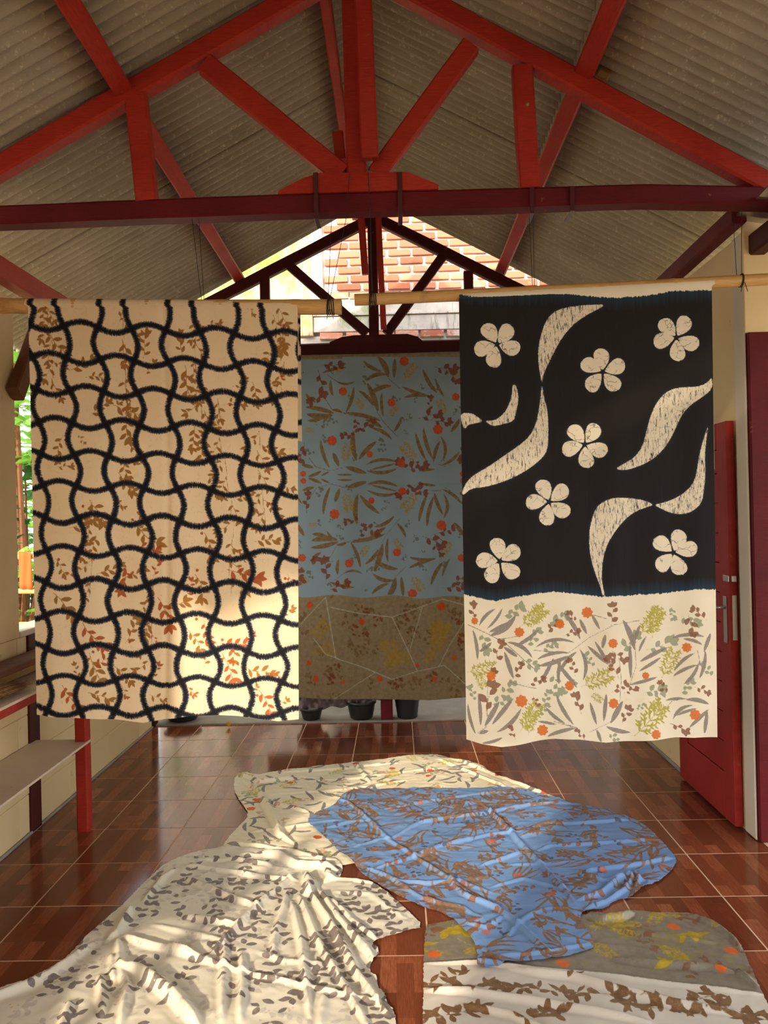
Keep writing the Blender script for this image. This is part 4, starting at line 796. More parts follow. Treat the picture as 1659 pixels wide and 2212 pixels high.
def pat_mid(p):
    X, Yp = p.P[:, 0], p.P[:, 1]; r = random.Random(3)
    lim = 1287 + 3 * np.sin(X * .05) + 0.01 * (X - 650)
    p.ch['brownfield'][:] = np.clip(lim - Yp, -30, 30); p.ch['brownfield'] = np.minimum(p.ch['brownfield'], np.clip(Yp - 771 - (X < 740) * 5, -30, 30))
    inb = Yp < lim
    def q(x, y, m):
        if m: y2 = 2262 - y; x2 = x + (y2 - y) * 0.036; return (BO[0] + x2 / BS, BO[1] + y2 / BS)
        return (BO[0] + x / BS, BO[1] + y / BS)
    for dx in (-1385, 0, 1385):
      for m in (0, 1):
        s = -1 if m else 1
        for x0, y0, x1, y1, b, w_ in BL_: a, c = q(x0 + dx, y0, m), q(x1 + dx, y1, m); p.leaf('long', a[0], a[1], c[0], c[1], s * b / BS, w_ * 1.0 / BS, 0.6)
        for x, y, rr in BF: a = q(x + dx, y, m); p.flower('flower', a[0], a[1], rr * 1.05 / BS, 7, r.random(), 0.16)
        for x, y, an, L in BFE: a = q(x + dx, y, m); p.fern('fern', a[0], a[1], s * an, L / BS)
        for x, y, an, L in BBR: a = q(x + dx, y, m); p.sprig('brown', a[0], a[1], s * an, L * 1.25 / BS, 4, 0.18, 0.05, r)
        for x, y in BSM: a = q(x + dx, y, m); p.sprig('small', a[0], a[1], r.uniform(0, 360), r.uniform(40, 90) / BS, 4, 0.2, 0.03, r)
        for st in BST: p.line('brown', [q(x + dx, y, m) for x, y in st], 0.8)
    for n in ('long', 'flower', 'fern', 'brown', 'small'): p.ch[n] = np.where(inb, p.ch[n], 30.)
    q2 = lambda x, y: (300 + x / 2.304, 1270 + y / 2.304)
    for l in ([(805,180),(930,45)],[(930,45),(980,350)],[(950,95),(1100,128),(1260,145),(1400,95),(1510,55),(1620,85)],[(1260,145),(1320,270),(1385,410)],[(980,350),(1100,390),(1260,455),(1385,415),(1520,385)],[(1620,170),(1550,280),(1490,395)],[(1410,95),(1350,305)],[(1520,385),(1625,480)],[(1180,420),(960,560)],[(870,250),(930,330),(990,350)]):
        p.line('bline', [q2(*v) for v in l], 1.1)
    p2 = Pat(p.P, ['long', 'flower', 'fern', 'brown', 'small'])
    for x, y, rr in ((1505,92,22),(1110,170,17),(850,85,18),(880,452,17),(1197,452,17),(1015,468,12),(1570,348,13),(1470,452,14),(848,372,14),(1385,385,12)): p2.flower('flower', *q2(x, y), rr / 2.304, 7, r.random())
    for x, y, an, L in ((860,260,50,110),(920,250,-60,90),(1460,330,70,150),(1500,300,100,120),(1230,420,60,110),(1270,400,100,120),(850,330,20,70),(1190,320,60,70),(1430,390,70,80),(1560,230,0,60),(1240,350,0,100),(1440,220,20,80)): p2.fern('fern', *q2(x, y), an, L / 2.304, 1.1)
    for x, y, an in ((975,20,0),(1050,250,60),(1070,240,10),(1150,190,20),(1310,220,20),(920,490,30),(1250,490,60),(1540,130,-40),(930,400,20),(1440,480,60),(1590,330,60),(1100,70,-60),(1230,460,-20),(1330,180,80),(960,500,100),(1600,300,90)): p2.sprig('brown', *q2(x, y), an, 58 / 2.304, 3, 0.17, 0.03, r)
    for i in range(60): p2.sprig('long', r.uniform(600, 1060), r.uniform(1292, 1508), r.uniform(0, 360), r.uniform(18, 34), 4, 0.16, 0.03, r)
    for n in ('long', 'flower', 'fern', 'brown'): p.ch[n] = np.where(inb, p.ch[n], p2.ch[n])
ATM = {'pa': ['long', 'flower', 'fern', 'brown'], 'pb': ['small', 'brownfield', 'bline', 'x']}
mM = cloth_mat('grey blue leaf print', ((122, 142, 150), (130, 150, 158)),
    [('brownfield', (124, 108, 80), (138, 122, 92), 1.2, 1.5, 1.0), ('small', (90, 96, 74), (98, 96, 70), 0.5, 0.8, .8), ('long', (104, 82, 48), (124, 104, 66), 0.5, 0.8, .95), ('fern', (142, 116, 40), (156, 128, 50), 0.5, 0.8, .95), ('brown', (104, 56, 34), (120, 66, 40), 0.5, 0.8, .9), ('bline', (160, 166, 150), (170, 176, 160), 0.6, 1.2, .85), ('flower', (168, 62, 28), (186, 84, 36), 0.5, 1.0, .95)], ATM, 0.9, 0.08)
hemM = [(560, -3), (650, -2), (700, 2), (760, 3), (850, 3), (930, 5), (1005, 0), (1080, 1)]
foldM = lambda u, v: 0.008 * math.sin(u * 14 + v * 2) * v + 0.003 * math.sin(u * 33) + 0.006 * math.exp(-((v - 0.375) / 0.004) ** 2)
hanging('hanging_cloth', 6.02, (570, 770), (1075, 760), (575, 1508), (1083, 1507), hemM, 0.012, 60, 0, 2.3, pat_mid, mM, 'grey-blue leaf printed cloth with brown border hung at the far end', ATM, ['long', 'flower', 'fern', 'brown', 'small', 'brownfield', 'bline', 'x'], foldM)
a_, b_ = W(560, 771, 6.02), W(1090, 760, 6.02)
tag(obj('hanging_rail', sweep([a_ + Vector((0, 0, -0.012)), b_ + Vector((0, 0, -0.012))], 0.02, 0.02), RAWWOOD), 'thin rail under the far tie beam carrying the grey-blue cloth', 'rail')

# ------------------------------------------------------------------ cloths spread on the floor
_wr = np.random.RandomState(21)
WAV = [(f * math.cos(a), f * math.sin(a), ph, 1.0 / f ** 0.9) for f, a, ph in zip(_wr.uniform(8, 120, 34), _wr.uniform(0, math.pi, 34), _wr.uniform(0, 6.28, 34))]
def wrinkle(P):
    q = P + 0.02 * np.stack([np.sin(P[:, 1] * 11 + 1), np.sin(P[:, 0] * 9 + 2)], 1); s = np.zeros(len(P))
    tw = sum(v[3] for v in WAV)
    for a, b, ph, w_ in WAV: s += w_ / tw * (1 - np.abs(np.sin(0.5 * (q[:, 0] * a + q[:, 1] * b) + ph + 0.8 * np.sin(q[:, 0] * 3 + ph)))) ** 2
    return np.clip((s - 0.215) / 0.055, -1.2, 3.0)
def fl_pts(l): return [(F(x, y).x, F(x, y).y) for x, y in l]
def ridges_h(P, rid):
    h = np.zeros(len(P))
    for pts, ht, wd in rid:
        V = np.array(fl_pts(pts)); best = np.full(len(P), 1e9); bt = np.zeros(len(P)); seg = np.hypot(*(V[1:] - V[:-1]).T); tot = seg.sum(); acc = 0; sg = np.zeros(len(P))
        for i in range(len(V) - 1):
            e = V[i + 1] - V[i]; q = P - V[i]; t = np.clip((q @ e) / max(e @ e, 1e-9), 0, 1); d = np.hypot(*(q - t[:, None] * e).T); m_ = d < best
            best = np.where(m_, d, best); bt = np.where(m_, (acc + t * seg[i]) / tot, bt); sg = np.where(m_, (q[:, 0] * e[1] - q[:, 1] * e[0]) / max(seg[i], 1e-6), sg); acc += seg[i]
        w_ = wd * 0.78 * (0.55 + 0.45 * np.sin(np.pi * np.clip(bt, 0.02, 1))) * np.where(sg > 0, 0.8, 1.25)
        prof = np.exp(-(best / w_) ** 2) - 0.18 * np.exp(-((best - 2.1 * w_) / w_) ** 2)
        h += ht * prof * np.clip(np.minimum(bt, 1 - bt) * 7 + 0.25, 0, 1)
    return h
def floor_cloth(name, outline, hfn, step, patfn, names, sets, mat, label, jag=0.002, rnd=2):
    out = smooth_closed(fl_pts(outline), rnd); V = []
    for a, b in zip(out, out[1:] + out[:1]):
        L = math.hypot(b[0] - a[0], b[1] - a[1]); n = max(1, int(L / (step * 1.1)))
        for k in range(n): V.append((a[0] + (b[0] - a[0]) * k / n + random.uniform(-jag, jag), a[1] + (b[1] - a[1]) * k / n + random.uniform(-jag, jag)))
    Vn = np.array(V); mn, mx = Vn.min(0), Vn.max(0)
    gx = np.arange(mn[0], mx[0], step); gy = np.arange(mn[1], mx[1], step * 0.87); GX, GY = np.meshgrid(gx, gy); GX = GX + (np.arange(len(gy)) % 2)[:, None] * step / 2
    P = np.stack([GX.ravel(), GY.ravel()], 1); P = P + RNG.uniform(-.12, .12, P.shape) * step
    sd = np.concatenate([polysd(P[i:i + 20000], Vn) for i in range(0, len(P), 20000)]); P = P[sd < -step * 0.55]
    allp = np.concatenate([Vn, P]); nb = len(Vn)
    vo, eo, fo, *_ = delaunay_2d_cdt([Vector(p) for p in allp.tolist()], [(i, (i + 1) % nb) for i in range(nb)], [], 1, 1e-7)
    Q = np.array([(v.x, v.y) for v in vo]); edge = np.minimum(1, np.maximum(0, -np.concatenate([polysd(Q[i:i + 20000], Vn) for i in range(0, len(Q), 20000)]) / 0.03))
    z = hfn(Q, edge); me = bpy.data.meshes.new(name); me.from_pydata(np.column_stack([Q, z]).tolist(), [], fo); me.update()
    me.polygons.foreach_set('use_smooth', np.ones(len(me.polygons), bool))
    if me.polygons[0].normal.z < 0: me.flip_normals()
    p = Pat(Q * 480.0, names); patfn(p); set_attrs(me, p, sets); me.materials.append(mat)
    o = bpy.data.objects.new(name, me); C.objects.link(o); o['label'] = label; o['category'] = 'cloth'; o['group'] = 'printed cloths spread on the tiled floor'; return o

OA = [(505,1700),(508,1676),(530,1668),(550,1676),(585,1669),(620,1665),(700,1655),(800,1645),(900,1632),(945,1630),(975,1641),(1000,1642),(1040,1653),(1064,1674),(1110,1688),(1160,1706),(1215,1730),(1240,1752),(1180,1800),(1000,1830),(830,1862),(765,1868),(740,1872),(700,1877),(600,1882),(500,1872),(476,1842),(492,1812),(515,1788),(540,1762),(522,1738),(508,1716)]
RA = [([(528,1686),(560,1716),(580,1748),(595,1780),(604,1805),(636,1826)], .034, .020), ([(575,1733),(624,1746),(668,1757)], .022, .016), ([(482,1826),(560,1831),(640,1848),(700,1862)], .022, .018), ([(765,1652),(785,1672),(800,1694)], .014, .014), ([(975,1640),(1040,1664),(1100,1686),(1190,1722)], .026, .016), ([(940,1640),(1010,1668),(1100,1704)], .018, .014), ([(515,1676),(560,1690),(640,1684)], .028, .02), ([(600,1672),(720,1664),(860,1650)], .016, .014), ([(600,1716),(700,1712),(800,1700),(900,1684)], .010, .018), ([(540,1800),(640,1786),(740,1776)], .010, .02), ([(510,1850),(620,1858),(730,1862)], .012, .018), ([(655,1690),(760,1684),(880,1668),(960,1660)], .010, .02)]
OBl = [(660,1777),(685,1757),(722,1743),(738,1724),(765,1708),(850,1707),(1000,1705),(1090,1705),(1150,1714),(1200,1727),(1270,1742),(1330,1755),(1374,1772),(1400,1789),(1425,1814),(1442,1834),(1462,1856),(1458,1874),(1440,1893),(1415,1912),(1385,1921),(1362,1942),(1325,1950),(1308,1966),(1250,1976),(1262,2004),(1286,2046),(1272,2058),(1225,2071),(1190,2076),(1140,2083),(1090,2090),(1042,2101),(1030,2094),(1032,2065),(1024,2036),(1000,2012),(985,1996),(975,1986),(950,1970),(920,1965),(880,1945),(840,1927),(800,1902),(775,1882),(760,1862),(740,1850),(720,1832),(700,1812),(680,1795)]
RB = [([(700,1722),(754,1738),(800,1778),(837,1817),(893,1852),(964,1898),(1060,1961)], .024, .014), ([(960,1895),(1000,1934),(1075,1966),(1136,2018),(1193,2072)], .034, .016), ([(1040,1740),(1090,1788),(1139,1840),(1190,1895),(1243,1955)], .036, .016),
 ([(696,1796),(751,1781),(792,1776)], .018, .014), ([(817,1756),(944,1731),(1060,1718),(1110,1716)], .020, .016), ([(843,1817),(906,1784),(969,1769),(1042,1762),(1145,1743),(1250,1738)], .026, .017), ([(767,1834),(822,1817),(843,1817)], .016, .014), ([(800,1882),(893,1855),(956,1832),(1060,1807),(1130,1800)], .026, .017),
 ([(1145,1795),(1181,1782),(1271,1780),(1374,1772)], .026, .015), ([(1160,1840),(1187,1831),(1286,1825),(1377,1819),(1430,1816)], .024, .016), ([(1250,1888),(1362,1873),(1461,1856)], .034, .015), ([(1039,1873),(1139,1840)], .022, .014), ([(1060,1920),(1130,1900),(1240,1930)], .020, .014),
 ([(850,1905),(920,1912),(990,1905),(1060,1932)], .020, .016), ([(780,1872),(840,1896),(900,1936),(960,1960)], .020, .014), ([(900,1942),(1000,1962),(1040,1990)], .018, .014), ([(1230,1880),(1300,1905),(1360,1900),(1400,1908)], .030, .013), ([(1248,1948),(1300,1935),(1330,1908),(1370,1885)], .045, .016), ([(1262,1968),(1310,1952),(1350,1925),(1372,1890)], .040, .013), ([(1365,1885),(1380,1902),(1372,1918)], .035, .012),
 ([(1085,2040),(1130,1990),(1180,1968),(1240,1965)], .018, .014), ([(1035,2050),(1070,2075),(1140,2068),(1200,2060),(1280,2044)], .022, .012), ([(1010,2000),(1050,2010),(1090,1985)], .022, .014), ([(1100,1870),(1180,1868),(1230,1862)], .016, .016)]
OC = [(440,1838),(480,1833),(560,1836),(640,1843),(700,1852),(730,1862),(742,1880),(732,1900),(770,1900),(810,1910),(850,1940),(880,1970),(919,2006),(870,2016),(822,2030),(800,2042),(823,2054),(808,2075),(795,2098),(817,2113),(813,2132),(833,2150),(834,2168),(853,2188),(856,2225),(866,2330),(880,2460),(-160,2460),(-120,2230),(-60,2170),(0,2138),(60,2116),(95,2100),(132,2078),(165,2050),(190,2022),(222,1995),(262,1962),(300,1920),(330,1890),(358,1866),(400,1850)]
RC_ = [([(622,1925),(614,1959),(593,2031),(588,2070)], .030, .018), ([(629,1950),(650,2037),(659,2121),(668,2200)], .032, .016), ([(645,1935),(683,2031),(756,2157),(800,2230)], .034, .015), ([(660,1920),(719,2007),(771,2109),(837,2194)], .042, .017), ([(682,1920),(731,1989),(807,2076),(831,2151)], .042, .020), ([(712,1945),(762,1995),(816,2037)], .034, .018), ([(695,1901),(750,1900),(807,1912)], .024, .014),
 ([(560,1848),(600,1856),(641,1874),(701,1877),(735,1886)], .045, .026), ([(660,1895),(668,1915),(662,1940)], .060, .030), ([(700,1880),(715,1895),(700,1908)], .035, .018), ([(400,1871),(505,1889),(605,1901),(650,1906)], .024, .016), ([(395,1900),(490,1938),(563,1966)], .030, .018), ([(400,1982),(515,2001)], .028, .018), ([(360,2055),(420,2070),(490,2093),(520,2104)], .026, .018),
 ([(640,1890),(600,1925),(569,1947),(515,2001),(448,2073)], .032, .018), ([(486,2031),(481,2121),(478,2210)], .030, .018), ([(521,2061),(523,2130),(517,2210)], .030, .018), ([(500,2098),(590,2118),(659,2133),(756,2155),(840,2174)], .022, .015), ([(258,2092),(300,2105),(339,2132),(380,2165),(430,2225)], .060, .030), ([(252,2025),(260,2097),(274,2138),(258,2225)], .034, .018), ([(255,2026),(325,2046),(423,2072)], .036, .020), ([(285,1965),(271,1988),(252,2021),(230,2036)], .040, .018),
 ([(200,2040),(108,2108),(0,2156),(-60,2180)], .036, .022), ([(240,2065),(246,2124)], .030, .018), ([(216,2112),(222,2200)], .030, .018), ([(150,2170),(130,2230)], .030, .02), ([(380,1880),(350,1900),(310,1950)], .022, .016), ([(430,1860),(520,1862),(600,1880)], .020, .014), ([(700,2150),(690,2230)], .02, .016), ([(730,1930),(800,1935),(870,1985)], .012, .02), ([(330,2000),(420,2020),(500,2040)], .014, .02), ([(560,2060),(620,2080),(700,2085)], .014, .018)]
OD = [(918,2002),(935,1998),(985,1990),(1100,1976),(1250,1974),(1262,1979),(1285,1972),(1312,1977),(1340,1972),(1372,1969),(1430,1974),(1488,1973),(1505,1981),(1540,1991),(1566,2009),(1590,2030),(1605,2052),(1625,2100),(1652,2160),(1672,2200),(1700,2260),(1740,2400),(1740,2440),(900,2440),(908,2300),(913,2212),(915,2100)]
RD = [([(1321,2075),(1409,2086),(1531,2093),(1585,2104)], .022, .016), ([(1100,2095),(1160,2106),(1234,2112),(1328,2141),(1453,2172),(1590,2192)], .024, .020), ([(919,2143),(1010,2146),(1110,2161),(1266,2187),(1400,2212)], .022, .018), ([(919,2083),(1028,2083),(1162,2096),(1266,2104),(1370,2119),(1473,2132),(1659,2153)], .012, .014), ([(1262,1980),(1300,1992),(1345,1986),(1370,1974)], .030, .018), ([(1488,1976),(1540,1998),(1580,2026),(1600,2055)], .026, .015), ([(1590,2100),(1640,2140)], .02, .015), ([(1000,2175),(1100,2195),(1180,2230)], .018, .016), ([(1300,2010),(1420,2022),(1540,2040)], .010, .02), ([(1200,2030),(1320,2050),(1450,2060)], .009, .02)]
def hA(Q, e=1.0): return 0.004 + 0.62 * ridges_h(Q, RA) * (0.35 + 0.65 * e) + 0.0016 * wrinkle(Q * 1.3) + 0.002
def hD(Q, e=1.0): return 0.004 + 0.8 * ridges_h(Q, RD) * (0.35 + 0.65 * e) + 0.0009 * wrinkle(Q[:, ::-1] * 1.1) + 0.0012
def inside(Q, outline): return polysd(Q, np.array(smooth_closed(fl_pts(outline), 2)))
def over(Q, outline, h): s = inside(Q, outline); return np.clip(1 - s / 0.03, 0, 1) * np.maximum(h(Q), 0.004)
def hB(Q, e):
    base = np.maximum(over(Q, OA, hA), over(Q, OD, hD)) + 0.004
    own = 0.42 * ridges_h(Q, RB) * (0.35 + 0.65 * e) + 0.0017 * wrinkle(Q * np.array([0.8, 1.25])) + 0.002
    cr = np.exp(-(((Q[:, 0] - F(1330, 1915).x) / 0.20) ** 2 + ((Q[:, 1] - F(1330, 1915).y) / 0.12) ** 2)); own += 0.004 * cr * wrinkle(Q * 1.8)
    return base + np.maximum(own, 0) * 0.95
def hC(Q, e): return over(Q, OA, hA) + 0.004 + np.maximum(0.55 * ridges_h(Q, RC_) * (0.35 + 0.65 * e), -0.002) + 0.0018 * wrinkle(Q + 3) + 0.002

def scatter(p, n, fn, seed):
    r = random.Random(seed); mn, mx = p.P.min(0), p.P.max(0)
    for i in range(n): fn(r, r.uniform(mn[0], mx[0]), r.uniform(mn[1], mx[1]))
def pat_A(p):
    L = lambda n, lo, hi, w_: (lambda r, x, y: (lambda a, l: p.leaf(n, x, y, x + math.cos(a) * l, y + math.sin(a) * l, r.uniform(-.15, .15) * l, w_, 0.6))(r.uniform(0, 6.28), r.uniform(lo, hi)))
    scatter(p, 230, L('long', 40, 72, 5.0), 1); scatter(p, 44, lambda r, x, y: p.flower('flower', x, y, r.uniform(9, 13), 8, r.random()), 2)
    scatter(p, 34, lambda r, x, y: p.fern('fern', x, y, r.uniform(0, 360), 56), 3); scatter(p, 60, lambda r, x, y: p.sprig('brown', x, y, r.uniform(0, 360), 40, 4, .16, .03, r), 4); scatter(p, 60, lambda r, x, y: p.sprig('green', x, y, r.uniform(0, 360), 42, 4, .18, .03, r), 5)
mA = cloth_mat('cream leaf print cotton', ((232, 222, 190), (240, 230, 202)), [('green', (140, 150, 112), (150, 156, 130), .5, .8, .8), ('long', (104, 100, 104), (140, 134, 128), .5, 1.0, .9), ('fern', (190, 180, 50), (206, 190, 76), .5, .8, .85), ('brown', (190, 120, 80), (200, 140, 96), .5, .8, .6), ('flower', (216, 84, 30), (228, 104, 44), .5, 1, .95)], {'pa': ['long', 'flower', 'fern', 'brown'], 'pb': ['green', 'x', 'x2', 'x3']}, 0.62, 0.06, spec=0.3)
floor_cloth('floor_cloth', OA, hA, 0.0075, pat_A, ['long', 'flower', 'fern', 'brown', 'green', 'x', 'x2', 'x3'], {'pa': ['long', 'flower', 'fern', 'brown'], 'pb': ['green', 'x', 'x2', 'x3']}, mA, 'crumpled cream cloth with orange flowers lying behind the blue cloth')
def pat_B(p):
    def clump(r, x, y):
        a0 = r.uniform(0, 6.28)
        for i in range(r.randint(3, 6)):
            a = a0 + r.uniform(-0.7, 0.7); l = r.uniform(48, 95); p.leaf('long', x, y, x + math.cos(a) * l, y + math.sin(a) * l, r.uniform(-.16, .16) * l, r.uniform(2.1, 3.4), 0.6)
    scatter(p, 230, clump, 31); scatter(p, 50, lambda r, x, y: p.sprig('long', x, y, r.uniform(0, 360), 60, 5, .12, .03, r), 32)
    scatter(p, 60, lambda r, x, y: p.sprig('brown', x, y, r.uniform(0, 360), 46, 4, .17, .03, r), 33); scatter(p, 18, lambda r, x, y: p.flower('flower', x, y, 9, 7, r.random()), 34); scatter(p, 90, lambda r, x, y: p.sprig('small', x, y, r.uniform(0, 360), 30, 3, .2, .03, r), 35)
mB = cloth_mat('bright blue leaf print', ((104, 138, 184), (116, 150, 196)), [('small', (64, 66, 76), (80, 74, 76), .5, .8, .8), ('long', (112, 84, 58), (140, 108, 78), .5, 1.0, .95), ('brown', (124, 78, 50), (140, 92, 62), .5, .8, .9), ('flower', (176, 92, 54), (186, 104, 64), .5, 1, .8)], {'pa': ['long', 'flower', 'small', 'brown']}, 0.6, 0.05, spec=0.3)
floor_cloth('floor_cloth', OBl, hB, 0.0065, pat_B, ['long', 'flower', 'small', 'brown'], {'pa': ['long', 'flower', 'small', 'brown']}, mB, 'large bright blue cloth with brown leaf print in the middle of the floor')
def pat_C(p):
    def branch(r, x, y):
        a = r.uniform(0, 6.28); 
        for i in range(r.randint(3, 8)):
            a += r.uniform(-.35, .35); x += math.cos(a) * 24; y += math.sin(a) * 24
            for s in (-1, 1):
                if r.random() < 0.75: b = a + s * r.uniform(0.5, 1.0); l = r.uniform(17, 27); p.leaf('leaf', x, y, x + math.cos(b) * l, y + math.sin(b) * l, r.uniform(-.04, .04) * l, r.uniform(4.4, 6.2), 1.15)
    scatter(p, 115, branch, 41)
    def pale(r, x, y):
        a = r.uniform(0, 6.28)
        for i in range(5): x += math.cos(a) * 16; y += math.sin(a) * 16; a += r.uniform(-.6, .6); b = a + r.choice((-1, 1)) * .8; p.leaf('pale', x, y, x + math.cos(b) * 18, y + math.sin(b) * 18, 0, 4.5); p.line('pale', [(x, y), (x - math.cos(a) * 16, y - math.sin(a) * 16)], 0.5)
    scatter(p, 120, pale, 42); scatter(p, 90, lambda r, x, y: [p.flower('pink', x + r.uniform(-12, 12), y + r.uniform(-12, 12), 2.5, 4) for _ in range(4)], 43)
mC = cloth_mat('ivory cloth with grey leaves', ((208, 202, 184), (218, 212, 194)), [('pale', (170, 164, 158), (182, 174, 166), .7, 1.0, .6), ('pink', (170, 130, 128), (180, 140, 130), .8, 1.2, .6), ('leaf', (96, 86, 82), (126, 114, 108), .5, .8, .95)], {'pa': ['leaf', 'pale', 'pink', 'x']}, 0.5, 0.05, spec=0.4)
floor_cloth('floor_cloth', OC, hC, 0.0070, pat_C, ['leaf', 'pale', 'pink', 'x'], {'pa': ['leaf', 'pale', 'pink', 'x']}, mC, 'ivory cloth with grey leaf print gathered in radiating folds at the lower left')
BD = [(900,2083),(1028,2083),(1162,2096),(1266,2104),(1370,2119),(1473,2132),(1659,2153),(1760,2166)]
def pat_D(p):
    b = np.array(fl_pts(BD)) * 480; lim = np.interp(p.P[:, 0], b[:, 0], b[:, 1]); p.ch['grey'][:] = np.clip(lim - p.P[:, 1], -30, 30)
    up = p.P[:, 1] > lim + 22
    scatter(p, 30, lambda r, x, y: [p.leaf('gold', x + r.uniform(-24, 24), y + r.uniform(-16, 16), x + r.uniform(-40, 40), y + r.uniform(-30, 30), 0, r.uniform(5, 8)) for _ in range(5)], 51)
    scatter(p, 34, lambda r, x, y: p.fern('gold', x, y, r.uniform(0, 360), 50), 52)
    scatter(p, 46, lambda r, x, y: p.sprig('brown', x, y, r.uniform(0, 360), 44, 4, .15, .03, r), 54); scatter(p, 60, lambda r, x, y: p.sprig('olive', x, y, r.uniform(0, 360), 50, 4, .17, .03, r), 55)
    scatter(p, 40, lambda r, x, y: p.line('pale', [(x, y), (x + r.uniform(-70, 70), y + r.uniform(-50, 50))], 0.8), 56)
    for n in ('gold', 'brown', 'olive', 'pale'): p.ch[n] = np.where(up, p.ch[n], 30.)
    for x, y in ((937,2064),(1216,2083),(1580,2057),(1558,2095),(1455,2004)): q = F(x, y); p.flower('flower', q.x * 480, q.y * 480, 12, 8, .4)
    r = random.Random(57); p2 = Pat(p.P, ['b'])
    for st, n in (([(925,2128),(1000,2130),(1080,2134),(1160,2140),(1240,2148),(1330,2150),(1430,2165),(1530,2185),(1640,2205)], 30), ([(1465,2178),(1520,2158),(1560,2150)], 5), ([(920,2200),(980,2194),(1020,2184),(1035,2178)], 8), ([(1130,2210),(1170,2195),(1215,2190)], 6), ([(1550,2170),(1610,2195),(1690,2215)], 7), ([(960,2118),(1010,2106)], 3), ([(1330,2160),(1380,2175),(1420,2182)], 4), ([(940,2290),(1100,2260),(1300,2280),(1500,2300)], 22), ([(1230,2100),(1250,2110)], 2)):
        q = [tuple(c * 480 for c in v) for v in fl_pts(st)]; p2.line('b', q, 0.9); Q = np.array(q); L = np.r_[0, np.cumsum(np.hypot(*(Q[1:] - Q[:-1]).T))]
        for i in range(n):
            s = (i + r.uniform(.1, .9)) / n * L[-1]; x, y = np.interp(s, L, Q[:, 0]), np.interp(s, L, Q[:, 1])
            for k in range(r.randint(2, 4)): a = r.uniform(0, 6.28); l = r.uniform(18, 34); p2.leaf('b', x, y, x + math.cos(a) * l, y + math.sin(a) * l, 0, r.uniform(3.5, 5.5), 1.1)
    p.ch['vine'] = np.where(~(p.P[:, 1] > lim), p2.ch['b'], 30.)
nD = ['grey', 'gold', 'olive', 'flower', 'brown', 'vine', 'pale', 'x']
mD = cloth_mat('grey and white satin print', ((190, 182, 168), (204, 196, 184)), [('grey', (112, 104, 92), (126, 118, 104), .8, 1.0, 1.0), ('olive', (120, 112, 70), (130, 120, 80), .6, .8, .8), ('pale', (178, 172, 140), (190, 184, 150), .6, .8, .7), ('brown', (104, 66, 40), (120, 80, 52), .5, .8, .8), ('gold', (150, 128, 22), (176, 152, 36), .5, 1.4, .9), ('flower', (190, 84, 32), (200, 100, 40), .5, 1, .95), ('vine', (98, 66, 36), (122, 88, 54), .5, .8, .95)], {'pa': nD[:4], 'pb': nD[4:]}, 0.34, 0.03, spec=0.5)
floor_cloth('floor_cloth', OD, hD, 0.0075, pat_D, nD, {'pa': nD[:4], 'pb': nD[4:]}, mD, 'satin cloth, grey with gold prints above white with brown vines, at the lower right')

# small dried petal on the ledge in front of the pots
p = F(495, 1572); bm = bmesh.new()
for k in range(3):
    a = 1.2 + k * 0.7; v = [bm.verts.new((p.x, p.y, 0.004)), bm.verts.new((p.x + 0.022 * math.cos(a - .35), p.y, 0.03 + 0.012 * math.sin(a))), bm.verts.new((p.x + 0.034 * math.cos(a), p.y + 0.004, 0.046)), bm.verts.new((p.x + 0.022 * math.cos(a + .35), p.y + 0.008, 0.03))]; bm.faces.new(v)
o = obj('petal', bm, YELLOWT); o.modifiers.new('t', 'SOLIDIFY').thickness = 0.002; tag(o, 'small yellow dried petal standing on the tiles below the lattice cloth', 'petal')

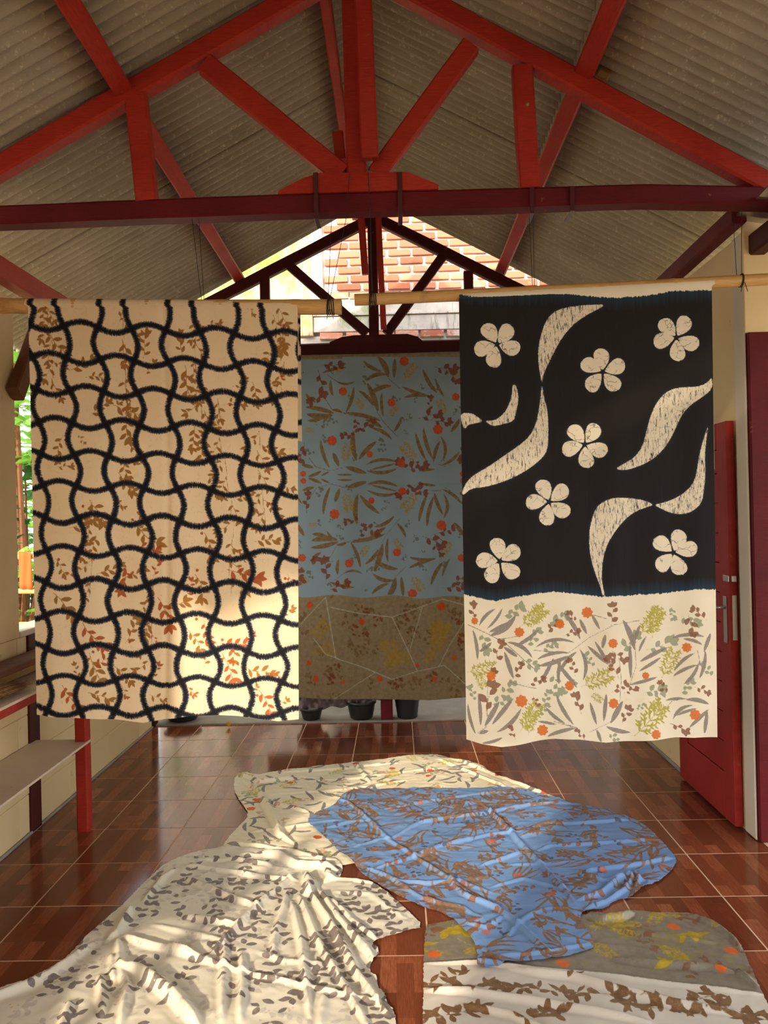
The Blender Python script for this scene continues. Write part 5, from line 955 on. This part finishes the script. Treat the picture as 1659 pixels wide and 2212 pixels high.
# ------------------------------------------------------------------ greenery, fence and cloth outside the left opening
def foliage(name, c, r, n, size, mat, label, seed, cat='shrub'):
    rr = np.random.RandomState(seed); root = tag(empty(name, (c[0], c[1], -0.12)), label, cat, 'greenery outside the left opening')
    d = rr.normal(size=(n, 3)); d /= np.linalg.norm(d, axis=1)[:, None]; pos = np.array(c) + d * (rr.uniform(0.35, 1, (n, 1)) ** 0.5) * np.array(r)
    tpl = np.array([(0, 0, 0), (.30, .16, .03), (.62, .20, .02), (1.0, 0.0, -.10), (.62, -.20, .02), (.30, -.16, .03), (.34, .42, -.02), (.34, -.42, -.02)]) ; fc = [(0, 1, 2, 3), (0, 3, 4, 5), (0, 6, 1), (0, 5, 7)]
    V = []; Fc = []
    for i in range(n):
        a, b = rr.uniform(0, 6.28), rr.uniform(-0.7, 0.5); s = size * rr.uniform(.6, 1.3); m_ = np.array(Matrix.Rotation(a, 3, 'Z') @ Matrix.Rotation(b, 3, 'Y') @ Matrix.Rotation(rr.uniform(-.6, .6), 3, 'X')); k = len(V)
        V.extend((pos[i] + (tpl * s) @ m_.T).tolist()); Fc.extend([tuple(k + q for q in f) for f in fc])
    me = bpy.data.meshes.new('leaves'); me.from_pydata(V, [], Fc); me.update(); o = link('leaves', me, mat, root); o['kind'] = 'stuff'
    bm = bmesh.new()
    for k in range(7):
        e = pos[rr.randint(n)]; tube([(c[0] + rr.uniform(-.1, .1), c[1] + rr.uniform(-.1, .1), -0.13), (c[0] * .6 + e[0] * .4, c[1] * .6 + e[1] * .4, c[2]), tuple(e)], [0.03, 0.02, 0.006], 6, bm, False)
    obj('stems', bm, BROWNW, root)
foliage('leafy_tree', (-3.5, 7.4, 3.1), (1.3, 1.2, 1.1), 1100, 0.20, LEAF1, 'bright green leafy tree outside the left opening', 61, 'tree')
foliage('leafy_shrub', (-3.7, 7.9, 1.2), (1.1, 1.0, 1.1), 1000, 0.16, LEAF2, 'deep green shrub behind the bamboo fence', 62)
foliage('leafy_shrub', (-3.3, 6.9, 0.7), (0.6, 0.5, 0.7), 420, 0.13, LEAF1, 'bright green shrub at the foot of the bamboo fence', 63)
foliage('leafy_tree', (-6.4, 11.5, 3.4), (2.6, 2.2, 3.2), 1500, 0.34, LEAF1, 'tall pale green tree far behind the shrubs', 64, 'tree')
fe = tag(empty('bamboo_fence', (-3.1, 6.4, -0.12)), 'bamboo rail fence outside the left opening', 'fence')
for z in (0.75, 1.02, 1.30): obj('rail', tube([(-3.9, 6.75, z - 0.02), (-2.4, 6.15, z + 0.01)], 0.022, 8), BAMBOO, fe, True)
for i in range(5): x = -3.8 + 0.33 * i; obj('stake', tube([(x, 6.73 - 0.4 * (x + 3.85), -0.13), (x + 0.02, 6.73 - 0.4 * (x + 3.85), 1.45)], 0.018, 8), BAMBOO, fe, True)
bm = bmesh.new(); R_ = []
for j in range(8): R_.append([bm.verts.new((-3.06 + 0.13 * i / 8, 6.38 - 0.05 * i / 8 + 0.012 * math.sin(i * 1.4 + j * .3), 1.34 - 0.30 * j / 7)) for i in range(9)])
for a, b in zip(R_, R_[1:]):
    for i in range(8): bm.faces.new((a[i], a[i + 1], b[i + 1], b[i]))
o = obj('orange_rag', bm, ORANGE, None, True); o.modifiers.new('t', 'SOLIDIFY').thickness = 0.003; tag(o, 'orange cloth hung on the bamboo fence outside', 'cloth')
